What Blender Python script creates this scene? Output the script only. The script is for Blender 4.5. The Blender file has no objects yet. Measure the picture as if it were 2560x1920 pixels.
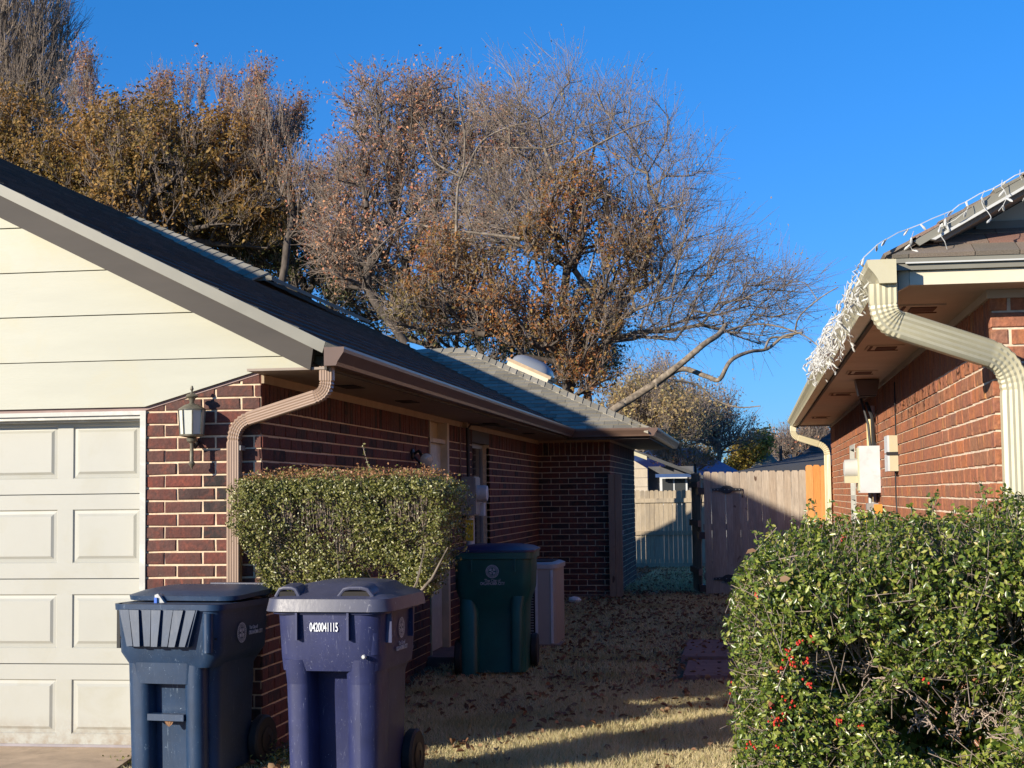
import bpy, bmesh, math, random
import numpy as np
from mathutils import Vector, Matrix
random.seed(7); rng = np.random.default_rng(7)
scene = bpy.context.scene
COL = scene.collection
# ------------------------------------------------------------------ camera
RIGHT = Vector((0.98835007, 0.15170246, -0.01226808)); DOWN = Vector((-0.02285869, 0.06826611, -0.99740524)); FWD = Vector((-0.15047133, 0.98606597, 0.07093853))
EYE = Vector((0, 0, 1.6))
cd = bpy.data.cameras.new('camera'); cam = bpy.data.objects.new('camera', cd); COL.objects.link(cam)
cd.sensor_width = 36; cd.lens = 3900 / 2560 * 36; cd.clip_end = 2000; cd.clip_start = .05
cam.matrix_world = Matrix((( RIGHT.x, -DOWN.x, -FWD.x, EYE.x), (RIGHT.y, -DOWN.y, -FWD.y, EYE.y), (RIGHT.z, -DOWN.z, -FWD.z, EYE.z), (0, 0, 0, 1)))
scene.camera = cam
def pxy(p):
    d = Vector(p) - EYE; z = d.dot(FWD)
    if z < .1: return (-9999, -9999)
    return (1280 + 3900 * d.dot(RIGHT) / z, 960 + 3900 * d.dot(DOWN) / z)
# ------------------------------------------------------------------ light
SUN = Vector((.87, 1.0, -.41)).normalized()          # direction the light travels
world = bpy.data.worlds.new('World'); scene.world = world; world.use_nodes = True
nt = world.node_tree; nt.nodes.clear()
wo = nt.nodes.new('ShaderNodeOutputWorld'); bg = nt.nodes.new('ShaderNodeBackground'); sky = nt.nodes.new('ShaderNodeTexSky')
sky.sky_type = 'NISHITA'; sky.sun_disc = False; sky.sun_elevation = math.radians(17.2); sky.sun_rotation = math.atan2(-SUN.x, -SUN.y)
sky.altitude = 300; sky.air_density = 1.0; sky.dust_density = 0.0; sky.ozone_density = 2.0
hs = nt.nodes.new('ShaderNodeMix'); hs.data_type = 'RGBA'; hs.blend_type = 'MULTIPLY'; hs.inputs[0].default_value = 1
_tc = nt.nodes.new('ShaderNodeTexCoord'); _sx = nt.nodes.new('ShaderNodeSeparateXYZ'); nt.links.new(_tc.outputs['Generated'], _sx.inputs[0])
_cr = nt.nodes.new('ShaderNodeValToRGB'); nt.links.new(_sx.outputs[2], _cr.inputs[0]); _e = _cr.color_ramp.elements
_e[0].position = 0; _e[0].color = (.40, .80, 1.75, 1); _e[1].position = .34; _e[1].color = (.26, 1.18, 2.2, 1); nt.links.new(_cr.outputs[0], hs.inputs[7])
nt.links.new(sky.outputs[0], hs.inputs[6]); nt.links.new(hs.outputs[2], bg.inputs[0]); bg.inputs[1].default_value = .058
nt.links.new(bg.outputs[0], wo.inputs[0])
sd = bpy.data.lights.new('sun', 'SUN'); sd.energy = 5.0; sd.angle = math.radians(.53); sd.color = (1, .9, .74)
so = bpy.data.objects.new('sun', sd); COL.objects.link(so); so.rotation_euler = SUN.to_track_quat('-Z', 'Y').to_euler(); so.location = (-20, -20, 15)
vs = scene.view_settings; vs.view_transform = 'Standard'; vs.look = 'None'; vs.gamma = 1; vs.exposure = .55; vs.use_curve_mapping = False
scene.cycles.max_bounces = 6
# ------------------------------------------------------------------ materials
def N(t, k, **kw):
    n = t.nodes.new(k)
    for a, b in kw.items(): setattr(n, a, b)
    return n
def newmat(name):
    m = bpy.data.materials.new(name); m.use_nodes = True; t = m.node_tree
    b = t.nodes['Principled BSDF']; return m, t, b
def rndnode(t, mul=7.13):
    oi = N(t, 'ShaderNodeObjectInfo'); g = N(t, 'ShaderNodeNewGeometry')
    m = N(t, 'ShaderNodeMath', operation='MULTIPLY_ADD'); t.links.new(g.outputs['Random Per Island'], m.inputs[0]); m.inputs[1].default_value = mul
    t.links.new(oi.outputs['Random'], m.inputs[2])
    f = N(t, 'ShaderNodeMath', operation='FRACT'); t.links.new(m.outputs[0], f.inputs[0]); return f.outputs[0]
def ramp(t, fac, stops, interp='LINEAR'):
    r = N(t, 'ShaderNodeValToRGB'); r.color_ramp.interpolation = interp; e = r.color_ramp.elements
    e[0].position = stops[0][0]; e[0].color = (*stops[0][1], 1)
    e[1].position = stops[1][0]; e[1].color = (*stops[1][1], 1)
    for p, c in stops[2:]:
        x = e.new(p); x.color = (*c, 1)
    t.links.new(fac, r.inputs[0]); return r.outputs[0]
def noise(t, scale, detail=4, rough=.55, vec=None, stretch=None, dist=0):
    if vec is None: vec = N(t, 'ShaderNodeTexCoord').outputs['Object']
    if stretch:
        mp = N(t, 'ShaderNodeMapping'); mp.inputs['Scale'].default_value = stretch; t.links.new(vec, mp.inputs[0]); vec = mp.outputs[0]
    n = N(t, 'ShaderNodeTexNoise'); n.inputs['Scale'].default_value = scale; n.inputs['Detail'].default_value = detail; n.inputs['Roughness'].default_value = rough
    n.inputs['Distortion'].default_value = dist
    t.links.new(vec, n.inputs['Vector']); return n.outputs['Fac']
def mix(t, fac, a, b, mode='MIX'):
    m = N(t, 'ShaderNodeMix', data_type='RGBA', blend_type=mode)
    if isinstance(fac, (int, float)): m.inputs[0].default_value = fac
    else: t.links.new(fac, m.inputs[0])
    for i, v in ((6, a), (7, b)):
        if isinstance(v, tuple): m.inputs[i].default_value = (*v, 1)
        else: t.links.new(v, m.inputs[i])
    return m.outputs[2]
def thr(t, v, lo, hi):
    m = N(t, 'ShaderNodeMapRange'); t.links.new(v, m.inputs[0]); m.inputs[1].default_value = lo; m.inputs[2].default_value = hi; return m.outputs[0]
def objvec(t, amt=37.0):
    tc = N(t, 'ShaderNodeTexCoord'); oi = N(t, 'ShaderNodeObjectInfo'); g = N(t, 'ShaderNodeNewGeometry')
    m = N(t, 'ShaderNodeMath', operation='ADD'); t.links.new(oi.outputs['Random'], m.inputs[0]); t.links.new(g.outputs['Random Per Island'], m.inputs[1])
    s = N(t, 'ShaderNodeMath', operation='MULTIPLY'); t.links.new(m.outputs[0], s.inputs[0]); s.inputs[1].default_value = amt
    a = N(t, 'ShaderNodeVectorMath', operation='ADD'); t.links.new(tc.outputs['Object'], a.inputs[0]); t.links.new(s.outputs[0], a.inputs[1]); return a.outputs[0]
def bump(t, b, h, strength=.3, dist=.01):
    n = N(t, 'ShaderNodeBump'); n.inputs['Strength'].default_value = strength; n.inputs['Distance'].default_value = dist
    t.links.new(h, n.inputs['Height']); t.links.new(n.outputs[0], b.inputs['Normal'])
def pm(name, c, rough=.6, var=.12, ns=6, dirt=None, dirtc=None, bs=0, bscale=60, metal=0, stretch=None, spec=.5, hue2=None):
    m, t, b = newmat(name); n = noise(t, ns, 5, vec=objvec(t), stretch=stretch)
    c2 = hue2 or tuple(x * (1 - var * 2) for x in c); c1 = tuple(min(1, x * (1 + var)) for x in c)
    col = ramp(t, n, [(.3, c2), (.7, c1)])
    if dirt:
        d = thr(t, noise(t, dirt, 6, .65, vec=objvec(t, 11), dist=.6), .52, .7); col = mix(t, d, col, dirtc)
    t.links.new(col, b.inputs['Base Color']); b.inputs['Roughness'].default_value = rough; b.inputs['Metallic'].default_value = metal
    b.inputs['Specular IOR Level'].default_value = spec
    if bs: bump(t, b, noise(t, bscale, 4, vec=objvec(t), stretch=stretch), bs, .004)
    return m
def brickmat(name, stops, splash, sthr=.66):
    m, t, b = newmat(name); r = rndnode(t); v = objvec(t)
    base = ramp(t, r, stops, 'LINEAR')
    n1 = noise(t, 9, 3, .6, vec=v, stretch=(1, 1, .35)); n2 = noise(t, 45, 5, .6, vec=v)
    n3 = noise(t, 16, 4, .65, vec=v, dist=.5)
    col = mix(t, thr(t, n1, .40, .60), base, mix(t, .62, base, splash[1]))
    col = mix(t, thr(t, n3, .50, .72), col, mix(t, .35, col, splash[0]))
    col = mix(t, thr(t, n1, sthr, sthr + .08), col, splash[0])
    col = mix(t, thr(t, n2, .3, .75), mix(t, .5, col, (.03, .02, .02)), col)
    col = mix(t, thr(t, noise(t, 28, 5, .7, vec=objvec(t, 5)), .66, .76), col, mix(t, .45, col, (.5, .38, .26)))
    t.links.new(col, b.inputs['Base Color']); b.inputs['Roughness'].default_value = .85; b.inputs['Specular IOR Level'].default_value = .3
    bump(t, b, n2, .9, .007); return m
M = {}
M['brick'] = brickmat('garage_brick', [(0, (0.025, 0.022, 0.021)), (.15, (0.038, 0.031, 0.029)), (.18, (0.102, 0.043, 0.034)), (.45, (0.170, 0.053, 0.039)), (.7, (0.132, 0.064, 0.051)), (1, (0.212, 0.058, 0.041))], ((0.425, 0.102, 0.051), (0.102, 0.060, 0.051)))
M['brick_orange'] = brickmat('orange_brick', [(0, (.40, .185, .10)), (.25, (.54, .19, .085)), (.6, (.44, .17, .10)), (.8, (.64, .22, .085)), (1, (.36, .17, .11))], ((.62, .28, .10), (.26, .12, .08)), .6)
M['mortar'] = pm('pale_mortar', (.70, .54, .37), .95, .1, 30, bs=.4, bscale=120, hue2=(.55, .42, .28))
M['mortar_r'] = pm('grey_mortar', (.70, .57, .42), .95, .14, 30, bs=.5, bscale=90, hue2=(.5, .4, .3))
M['siding'] = pm('cream_siding', (.43, .428, .345), .5, .03, 1.3, dirt=2.2, dirtc=(.43, .41, .30), bs=.12, bscale=25, stretch=(1, 1, 6))
M['door'] = pm('garage_door_paint', (.41, .406, .355), .42, .02, 3, dirt=3, dirtc=(.39, .38, .315))
def add_dirt(m, zlo, zhi, c, sc=14):
    t = m.node_tree; b = t.nodes['Principled BSDF']; l = b.inputs['Base Color'].links[0].from_socket
    tc = N(t, 'ShaderNodeTexCoord'); sx = N(t, 'ShaderNodeSeparateXYZ'); t.links.new(tc.outputs['Object'], sx.inputs[0]); n = noise(t, sc, 6, .7, vec=tc.outputs['Object'])
    h = N(t, 'ShaderNodeMapRange'); t.links.new(sx.outputs[2], h.inputs[0]); h.inputs[1].default_value = zlo; h.inputs[2].default_value = zhi; h.inputs[3].default_value = 1; h.inputs[4].default_value = 0
    mm = N(t, 'ShaderNodeMath', operation='MULTIPLY'); t.links.new(h.outputs[0], mm.inputs[0]); t.links.new(thr(t, n, .38, .62), mm.inputs[1]); t.links.new(mix(t, mm.outputs[0], l, c), b.inputs['Base Color'])
add_dirt(M['door'], .02, .22, (.27, .21, .15))
M['trim'] = pm('white_trim', (.47, .465, .42), .45, .03, 4, dirt=9, dirtc=(.66, .64, .56))
M['fascia'] = pm('brown_fascia', (0.053, 0.043, 0.034), .7, .14, 9, bs=.25, bscale=40, stretch=(0.115, 0.288, 0.432))
M['drip'] = pm('drip_edge', (0.211, 0.202, 0.163), .45, .06, 5)
M['gut_l'] = pm('brown_gutter', (.15, .095, .07), .32, .08, 5)
M['ds_l'] = pm('tan_downspout', (.31, .215, .155), .38, .06, 5)
M['cream'] = pm('cream_metal', (.54, .495, .335), .4, .05, 4, dirt=14, dirtc=(.5, .45, .28))
M['cream_wood'] = pm('cream_board', (.70, .62, .47), .7, .06, 8, bs=.4, bscale=30, stretch=(.3, 1, 1))
M['tan_frieze'] = pm('tan_frieze', (.36, .26, .16), .6, .08, 6)
M['soffit'] = pm('soffit_board', (.52, .42, .32), .7, .05, 4)
M['soffit_l'] = pm('soffit_brown', (.30, .24, .19), .7, .06, 4)
M['dark'] = pm('dark_void', (.02, .017, .015), .9)
M['black'] = pm('black_iron', (.018, .018, .02), .5)
M['cable'] = pm('black_cable', (.02, .02, .022), .6)
M['grey_metal'] = pm('grey_metal', (.30, .30, .29), .4, .06, 5)
M['grey_light'] = pm('pale_grey_box', (.60, .62, .64), .45, .05, 5, dirt=8, dirtc=(.5, .5, .5))
M['brass'] = pm('aged_brass', (.22, .20, .15), .45, .2, 25, metal=.55)
M['white'] = pm('white_plastic', (.55, .55, .52), .4, .03)
M['paper'] = pm('white_paper', (.78, .78, .76), .8, .03)
M['yellow'] = pm('yellow_plastic', (.85, .6, .03), .5)
M['orange'] = pm('orange_plastic', (.85, .3, .05), .5)
M['blue'] = pm('blue_plastic', (.05, .15, .6), .4)
def glass(name, c, rough=.08):
    m, t, b = newmat(name); b.inputs['Base Color'].default_value = (*c, 1); b.inputs['Roughness'].default_value = rough; b.inputs['Specular IOR Level'].default_value = .8; return m
M['glass'] = glass('window_glass', (.05, .055, .06))
M['lamp_glass'] = glass('frosted_lamp_glass', (.55, .56, .5), .12)
M['dome'] = glass('skylight_dome', (.22, .24, .27), .25)
def shinglemat(name, stops, sp=.3):
    m, t, b = newmat(name); r = rndnode(t); base = ramp(t, r, stops)
    n = noise(t, 260, 3, .7, vec=objvec(t)); n2 = noise(t, 3, 4, vec=objvec(t, 0))
    col = mix(t, thr(t, n, .35, .7), mix(t, .35, base, (.03, .03, .03)), mix(t, .12, base, (.8, .75, .65)))
    col = mix(t, thr(t, n2, .35, .7), mix(t, .2, col, (.05, .05, .04)), col)
    t.links.new(col, b.inputs['Base Color']); b.inputs['Roughness'].default_value = .92; b.inputs['Specular IOR Level'].default_value = .2
    bump(t, b, n, .5, .004); return m
M['shingle'] = shinglemat('grey_tan_shingle', [(0, (.22, .20, .155)), (.35, (.29, .265, .205)), (.7, (.34, .31, .24)), (1, (.42, .38, .30))])
M['shingle_m'] = shinglemat('shaded_shingle', [(0, (.035, .036, .036)), (.35, (.05, .052, .05)), (.7, (.06, .06, .058)), (1, (.085, .083, .078))])  # wing shingle made darker: shade of the main slope put into the colour
M['shingle_r'] = shinglemat('brown_shingle', [(0, (0.240, 0.180, 0.128)), (.3, (0.195, 0.173, 0.135)), (.6, (0.300, 0.217, 0.165)), (.8, (0.360, 0.165, 0.120)), (1, (0.255, 0.240, 0.188))])
M['shingle_d'] = shinglemat('dark_shingle', [(0, (.035, .04, .05)), (.5, (.05, .055, .065)), (1, (.07, .07, .08))])
M['shingle_t'] = shinglemat('tan_far_shingle', [(0, (.36, .32, .25)), (.5, (.40, .36, .29)), (1, (.45, .41, .33))])
M['metal_blue'] = pm('blue_roof', (.04, .085, .22), .4, .1, 3)
def woodmat(name, a, b_, knots=(.10, .06, .04), grey=.5):
    m, t, b = newmat(name); v = objvec(t); r = rndnode(t)
    g = noise(t, 14, 5, .65, vec=v, stretch=(6, 6, .35), dist=.8); k = noise(t, 6, 2, .5, vec=v, stretch=(1.6, 1, .8)); st = noise(t, 1.1, 4, .6, vec=v, stretch=(2, 1, 1))
    base = mix(t, r, a, b_)
    col = mix(t, thr(t, g, .35, .65), mix(t, .4, base, knots), base)
    col = mix(t, thr(t, k, .70, .76), col, knots)
    col = mix(t, thr(t, st, .45, .72), col, mix(t, grey, col, (.13, .125, .12)))
    t.links.new(col, b.inputs['Base Color']); b.inputs['Roughness'].default_value = .8; b.inputs['Specular IOR Level'].default_value = .25
    bump(t, b, g, .4, .004); return m
M['picket'] = woodmat('weathered_cedar', (0.425, 0.340, 0.255), (0.544, 0.468, 0.374))
M['picket_new'] = woodmat('fresh_orange_cedar', (.62, .27, .08), (.72, .36, .13), (.35, .12, .03), .05)
M['picket_old'] = woodmat('grey_fence_wood', (.40, .32, .22), (.52, .43, .31), (.12, .09, .06), .45)
M['post'] = woodmat('brown_post_wood', (.30, .20, .14), (.36, .25, .17))
M['lap'] = woodmat('tan_lap_siding', (.52, .44, .34), (.58, .5, .4), (.3, .25, .18), .15)
def plastic(name, c, light, rough=.38, amt=.5):
    m, t, b = newmat(name); v = N(t, 'ShaderNodeTexCoord').outputs['Object']
    n = noise(t, 5, 5, .6, vec=v); s1 = noise(t, 22, 6, .7, vec=v, stretch=(2.2, 2.2, .3), dist=2.2); s2 = noise(t, 60, 3, .6, vec=v, dist=2.0)
    base = ramp(t, n, [(.3, tuple(x * .75 for x in c)), (.7, tuple(x * 1.15 for x in c))])
    col = mix(t, thr(t, s1, .62, .74), base, mix(t, amt, base, light))
    col = mix(t, thr(t, s2, .69, .75), col, mix(t, amt * 1.4 if amt < .7 else 1, base, light))
    t.links.new(col, b.inputs['Base Color']); b.inputs['Roughness'].default_value = rough
    t.links.new(thr(t, s1, .2, 1.0), b.inputs['Roughness']); bump(t, b, n, .06, .01)
    rr = N(t, 'ShaderNodeMapRange'); t.links.new(s1, rr.inputs[0]); rr.inputs[3].default_value = rough - .08; rr.inputs[4].default_value = rough + .25; t.links.new(rr.outputs[0], b.inputs['Roughness'])
    return m
M['bin_purple'] = plastic('faded_purple_plastic', (.022, .028, .095), (.36, .38, .5), .42, .75)
M['bin_purple_lid'] = plastic('faded_lid_plastic', (.055, .058, .095), (.5, .5, .52), .36, .6)
M['bin_blue'] = plastic('navy_plastic', (.012, .036, .085), (.26, .34, .44), .38, .75)
M['bin_green'] = plastic('green_plastic', (.008, .095, .085), (.06, .2, .18), .3, .2)
M['bin_navy_lid'] = plastic('navy_lid_plastic', (.012, .016, .075), (.1, .1, .2), .3, .2)
M['rubber'] = pm('black_rubber', (.015, .015, .015), .7)
M['print'] = pm('white_print', (.75, .77, .8), .5, .05, 40)
M['print_dim'] = pm('worn_print', (.42, .45, .52), .5, .2, 60)
def leafmat(name, stops, transl=.35, rough=.45, spec=.4, nz=None):
    m, t, b = newmat(name); r = rndnode(t); col = ramp(t, r, stops)
    if nz:
        col = mix(t, thr(t, noise(t, nz[0], 3, vec=N(t, 'ShaderNodeTexCoord').outputs['Object']), *(nz[2] if len(nz) > 2 else (.42, .62))), col, ramp(t, r, nz[1]))
    t.links.new(col, b.inputs['Base Color']); b.inputs['Roughness'].default_value = rough; b.inputs['Specular IOR Level'].default_value = spec
    tr = N(t, 'ShaderNodeBsdfTranslucent'); t.links.new(col, tr.inputs[0]); mx = N(t, 'ShaderNodeMixShader'); mx.inputs[0].default_value = transl
    t.links.new(b.outputs[0], mx.inputs[1]); t.links.new(tr.outputs[0], mx.inputs[2]); t.links.new(mx.outputs[0], t.nodes['Material Output'].inputs[0]); return m
M['holly'] = leafmat('glossy_holly_leaf', [(0, (.045, .08, .012)), (.35, (.10, .15, .02)), (.7, (.20, .25, .035)), (.9, (.36, .40, .08)), (1, (.42, .34, .10))], .25, .32, .6)
M['hedge'] = leafmat('box_hedge_leaf', [(0, (0.070, 0.086, 0.017)), (.4, (0.148, 0.156, 0.035)), (.8, (0.281, 0.265, 0.070)), (1, (0.468, 0.437, 0.218))], .25, .35, .5)
M['hedge_top'] = leafmat('reddish_new_leaf', [(0, (.36, .17, .08)), (.3, (.42, .24, .10)), (.55, (.5, .22, .13)), (.75, (.26, .24, .07)), (1, (.16, .19, .05))], .35, .4)
M['oak_brown'] = leafmat('olive_brown_leaf', [(0, (.20, .12, .035)), (.35, (.36, .20, .06)), (.7, (.47, .26, .08)), (1, (.56, .29, .09))], .4, .6, .3, (.35, [(0, (.13, .12, .03)), (.6, (.27, .19, .05)), (1, (.42, .27, .08))]))
M['mauve_leaf'] = leafmat('mauve_brown_leaf', [(0, (0.340, 0.200, 0.130)), (.5, (0.500, 0.280, 0.170)), (.8, (0.600, 0.300, 0.140)), (1, (0.480, 0.140, 0.100))], .3, .6, .3)
M['rust_leaf'] = leafmat('rust_orange_leaf', [(0, (.32, .13, .05)), (.35, (.52, .21, .08)), (.6, (.40, .22, .08)), (.8, (.26, .20, .06)), (1, (.60, .30, .10))], .4, .6, .3, (.5, [(0, (.08, .08, .03)), (.6, (.2, .15, .05)), (1, (.36, .26, .08))]))
M['dark_leaf'] = leafmat('dark_evergreen_leaf', [(0, (0.043, 0.060, 0.025)), (.6, (0.095, 0.106, 0.043)), (1, (0.191, 0.170, 0.064))], .2, .5, .3)
M['gold_leaf'] = leafmat('golden_leaf', [(0, (0.408, 0.288, 0.048)), (.5, (0.504, 0.360, 0.072)), (1, (0.360, 0.324, 0.072))], .35, .6, .3)
M['straw_leaf'] = leafmat('straw_leaf', [(0, (0.364, 0.238, 0.112)), (.5, (0.476, 0.336, 0.154)), (1, (0.308, 0.280, 0.112))], .35, .6, .3)
M['tan_leaf'] = leafmat('tan_gold_leaf', [(0, (.42, .28, .12)), (.5, (.55, .40, .18)), (1, (.40, .34, .14))], .4, .6, .3)
M['pink_leaf'] = leafmat('pale_pink_brown_leaf', [(0, (.38, .25, .19)), (.5, (.48, .33, .24)), (1, (.42, .33, .18))], .4, .6, .3)
M['bark'] = pm('pale_bark', (.27, .22, .165), .95, .25, 9, bs=.9, bscale=30, hue2=(.07, .055, .042), dirt=5, dirtc=(.09, .075, .06))  # strong mottle: bark texture plus painted patches of sun on the limbs
M['bark_d'] = pm('dark_bark', (.10, .08, .065), .9, .3, 14, bs=.5, bscale=40, stretch=(1, 1, .3))
M['twig'] = pm('pale_twig', (.30, .235, .185), .85, .2, 10)
M['berry'] = pm('red_berry', (.55, .03, .015), .3)
M['grass'] = leafmat('dormant_grass', [(0, (.66, .53, .28)), (.5, (.78, .68, .42)), (.8, (.58, .50, .25)), (1, (.34, .36, .13))], .3, .6, .2, (.9, [(0, (.24, .26, .09)), (.6, (.46, .40, .18)), (1, (.64, .53, .29))], (.52, .7)))
M['fallen'] = leafmat('fallen_oak_leaf', [(0, (.16, .075, .04)), (.4, (.26, .14, .075)), (.8, (.36, .23, .13)), (1, (.2, .08, .04))], .2, .7, .3)
def groundmat():
    m, t, b = newmat('lawn_soil'); v = N(t, 'ShaderNodeTexCoord').outputs['Object']
    n = noise(t, 1.2, 6, .6, vec=v); n2 = noise(t, 60, 4, .7, vec=v)
    col = mix(t, thr(t, n, .4, .62), (.125, .10, .06), (.075, .078, .035)); col = mix(t, thr(t, n2, .35, .7), mix(t, .5, col, (.04, .03, .02)), col)
    t.links.new(col, b.inputs['Base Color']); b.inputs['Roughness'].default_value = 1; bump(t, b, n2, .6, .02); return m
M['soil'] = groundmat()
M['concrete'] = pm('driveway_concrete', (.50, .37, .25), .9, .12, 5, bs=.4, bscale=140, dirt=6, dirtc=(.36, .27, .18))
M['paver'] = pm('red_brown_paver', (.20, .125, .11), .9, .12, 7, bs=.4, bscale=120)
M['plinth'] = pm('stucco_footing', (.24, .17, .13), .95, .1, 8)
# ------------------------------------------------------------------ mesh helpers
class MB:
    def __init__(s): s.v = []; s.f = []; s.m = []
    def add(s, v, f, mi=0):
        o = len(s.v); s.v += [tuple(x) for x in v]; s.f += [tuple(i + o for i in q) for q in f]; s.m += [mi] * len(f); return s
    def box(s, x0, x1, y0, y1, z0, z1, mi=0):
        v = [(x0, y0, z0), (x1, y0, z0), (x1, y1, z0), (x0, y1, z0), (x0, y0, z1), (x1, y0, z1), (x1, y1, z1), (x0, y1, z1)]
        return s.add(v, [(0, 3, 2, 1), (4, 5, 6, 7), (0, 1, 5, 4), (1, 2, 6, 5), (2, 3, 7, 6), (3, 0, 4, 7)], mi)
    def cbox(s, x0, x1, y0, y1, z0, z1, c=.004, mi=0):          # box with its front (low y) edges chamfered
        v = [(x0 + c, y0, z0 + c), (x1 - c, y0, z0 + c), (x1 - c, y0, z1 - c), (x0 + c, y0, z1 - c), (x0, y0 + c, z0), (x1, y0 + c, z0), (x1, y0 + c, z1), (x0, y0 + c, z1), (x0, y1, z0), (x1, y1, z0), (x1, y1, z1), (x0, y1, z1)]
        return s.add(v, [(0, 1, 2, 3), (4, 5, 1, 0), (5, 6, 2, 1), (6, 7, 3, 2), (7, 4, 0, 3), (8, 9, 5, 4), (9, 10, 6, 5), (10, 11, 7, 6), (11, 8, 4, 7), (11, 10, 9, 8)], mi)
    def hexa(s, p, mi=0):      # 8 corner points, bottom 4 ccw then top 4
        return s.add(p, [(0, 3, 2, 1), (4, 5, 6, 7), (0, 1, 5, 4), (1, 2, 6, 5), (2, 3, 7, 6), (3, 0, 4, 7)], mi)
    def prism(s, poly, axis, a, b, mi=0):     # poly of 2D points extruded along axis
        def P(q, h): return {'x': (h, q[0], q[1]), 'y': (q[0], h, q[1]), 'z': (q[0], q[1], h)}[axis]
        n = len(poly); v = [P(q, a) for q in poly] + [P(q, b) for q in poly]
        f = [tuple(range(n - 1, -1, -1)), tuple(range(n, 2 * n))] + [(i, (i + 1) % n, n + (i + 1) % n, n + i) for i in range(n)]
        return s.add(v, f, mi)
    def tube(s, pts, rad, n=8, cap=True, mi=0):
        pts = [Vector(p) for p in pts]; rad = rad if isinstance(rad, (list, tuple)) else [rad] * len(pts)
        v = []; u = None
        for i, p in enumerate(pts):
            d = (pts[min(i + 1, len(pts) - 1)] - pts[max(i - 1, 0)]).normalized()
            if u is None: u = d.orthogonal().normalized()
            else: u = (u - d * u.dot(d)).normalized()
            w = d.cross(u)
            for k in range(n):
                a = 2 * math.pi * k / n; v.append(p + (u * math.cos(a) + w * math.sin(a)) * rad[i])
        f = []
        for i in range(len(pts) - 1):
            for k in range(n): f.append((i * n + k, i * n + (k + 1) % n, (i + 1) * n + (k + 1) % n, (i + 1) * n + k))
        if cap: f += [tuple(range(n - 1, -1, -1)), tuple(range((len(pts) - 1) * n, len(pts) * n))]
        return s.add(v, f, mi)
    def lathe(s, prof, n=16, c=(0, 0, 0), mi=0, ax='z', rot=0):
        v = []; f = []
        for r, z in prof:
            for k in range(n):
                a = 2 * math.pi * (k + rot) / n; x, y = r * math.cos(a), r * math.sin(a)
                v.append({'z': (c[0] + x, c[1] + y, c[2] + z), 'x': (c[0] + z, c[1] + x, c[2] + y), 'y': (c[0] + y, c[1] + z, c[2] + x)}[ax])
        for i in range(len(prof) - 1):
            for k in range(n): f.append((i * n + k, i * n + (k + 1) % n, (i + 1) * n + (k + 1) % n, (i + 1) * n + k))
        f += [tuple(range(n - 1, -1, -1)), tuple(range((len(prof) - 1) * n, len(prof) * n))]
        return s.add(v, f, mi)
    def loft(s, secs, cap=True, mi=0):
        n = len(secs[0]); v = [p for q in secs for p in q]
        f = [(i * n + k, i * n + (k + 1) % n, (i + 1) * n + (k + 1) % n, (i + 1) * n + k) for i in range(len(secs) - 1) for k in range(n)]
        if cap: f += [tuple(range(n - 1, -1, -1)), tuple(range((len(secs) - 1) * n, len(secs) * n))]
        return s.add(v, f, mi)
    def mesh(s, name, mats, smooth=False):
        me = bpy.data.meshes.new(name); me.from_pydata(s.v, [], s.f)
        for m in (mats if isinstance(mats, (list, tuple)) else [mats]): me.materials.append(m)
        if any(s.m): me.polygons.foreach_set('material_index', s.m)
        if smooth:
            bm = bmesh.new(); bm.from_mesh(me); bmesh.ops.recalc_face_normals(bm, faces=bm.faces)
            for f_ in bm.faces: f_.smooth = True
            for e in bm.edges: e.smooth = not (len(e.link_faces) == 2 and e.calc_face_angle(0) > math.radians(smooth if smooth is not True else 38))
            bm.to_mesh(me); bm.free()
        else:
            bm = bmesh.new(); bm.from_mesh(me); bmesh.ops.recalc_face_normals(bm, faces=bm.faces); bm.to_mesh(me); bm.free()
        return me
    def obj(s, name, mats, parent=None, smooth=False, **kw):
        return link(name, s.mesh(name, mats, smooth), parent, **kw)
def link(name, data, parent=None, loc=None, rot=None, kind=None, label=None, cat=None, group=None):
    o = bpy.data.objects.new(name, data); COL.objects.link(o)
    if parent: o.parent = parent
    if loc is not None: o.location = loc
    if rot is not None: o.rotation_euler = rot
    if kind: o['kind'] = kind
    if label: o['label'] = label
    if cat: o['category'] = cat
    if group: o['group'] = group
    return o
def thing(name, label, cat, loc=(0, 0, 0), rz=0, group=None, rot=None):
    return link(name, None, None, loc, rot or (0, 0, rz), None, label, cat, group)
def npmesh(name, verts, faces, mats, parent=None, smooth=False, matidx=None, **kw):   # verts (n,3), faces (m,k)
    me = bpy.data.meshes.new(name); nv = len(verts); nf, k = faces.shape
    me.vertices.add(nv); me.vertices.foreach_set('co', verts.astype(np.float32).ravel())
    me.loops.add(nf * k); me.loops.foreach_set('vertex_index', faces.astype(np.int32).ravel())
    me.polygons.add(nf); me.polygons.foreach_set('loop_start', np.arange(0, nf * k, k, dtype=np.int32)); me.polygons.foreach_set('loop_total', np.full(nf, k, np.int32))
    for m in (mats if isinstance(mats, (list, tuple)) else [mats]): me.materials.append(m)
    if matidx is not None: me.polygons.foreach_set('material_index', matidx.astype(np.int32))
    me.update(calc_edges=True); me.validate()
    if smooth: me.polygons.foreach_set('use_smooth', np.ones(nf, bool))
    return link(name, me, parent, **kw)
def gz(x, y):
    def ss(a, b, t): t = np.clip((t - a) / (b - a), 0, 1); return t * t * (3 - 2 * t)
    return .11 * ss(13, 20, y) * (1 - ss(24, 33, y))
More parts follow.
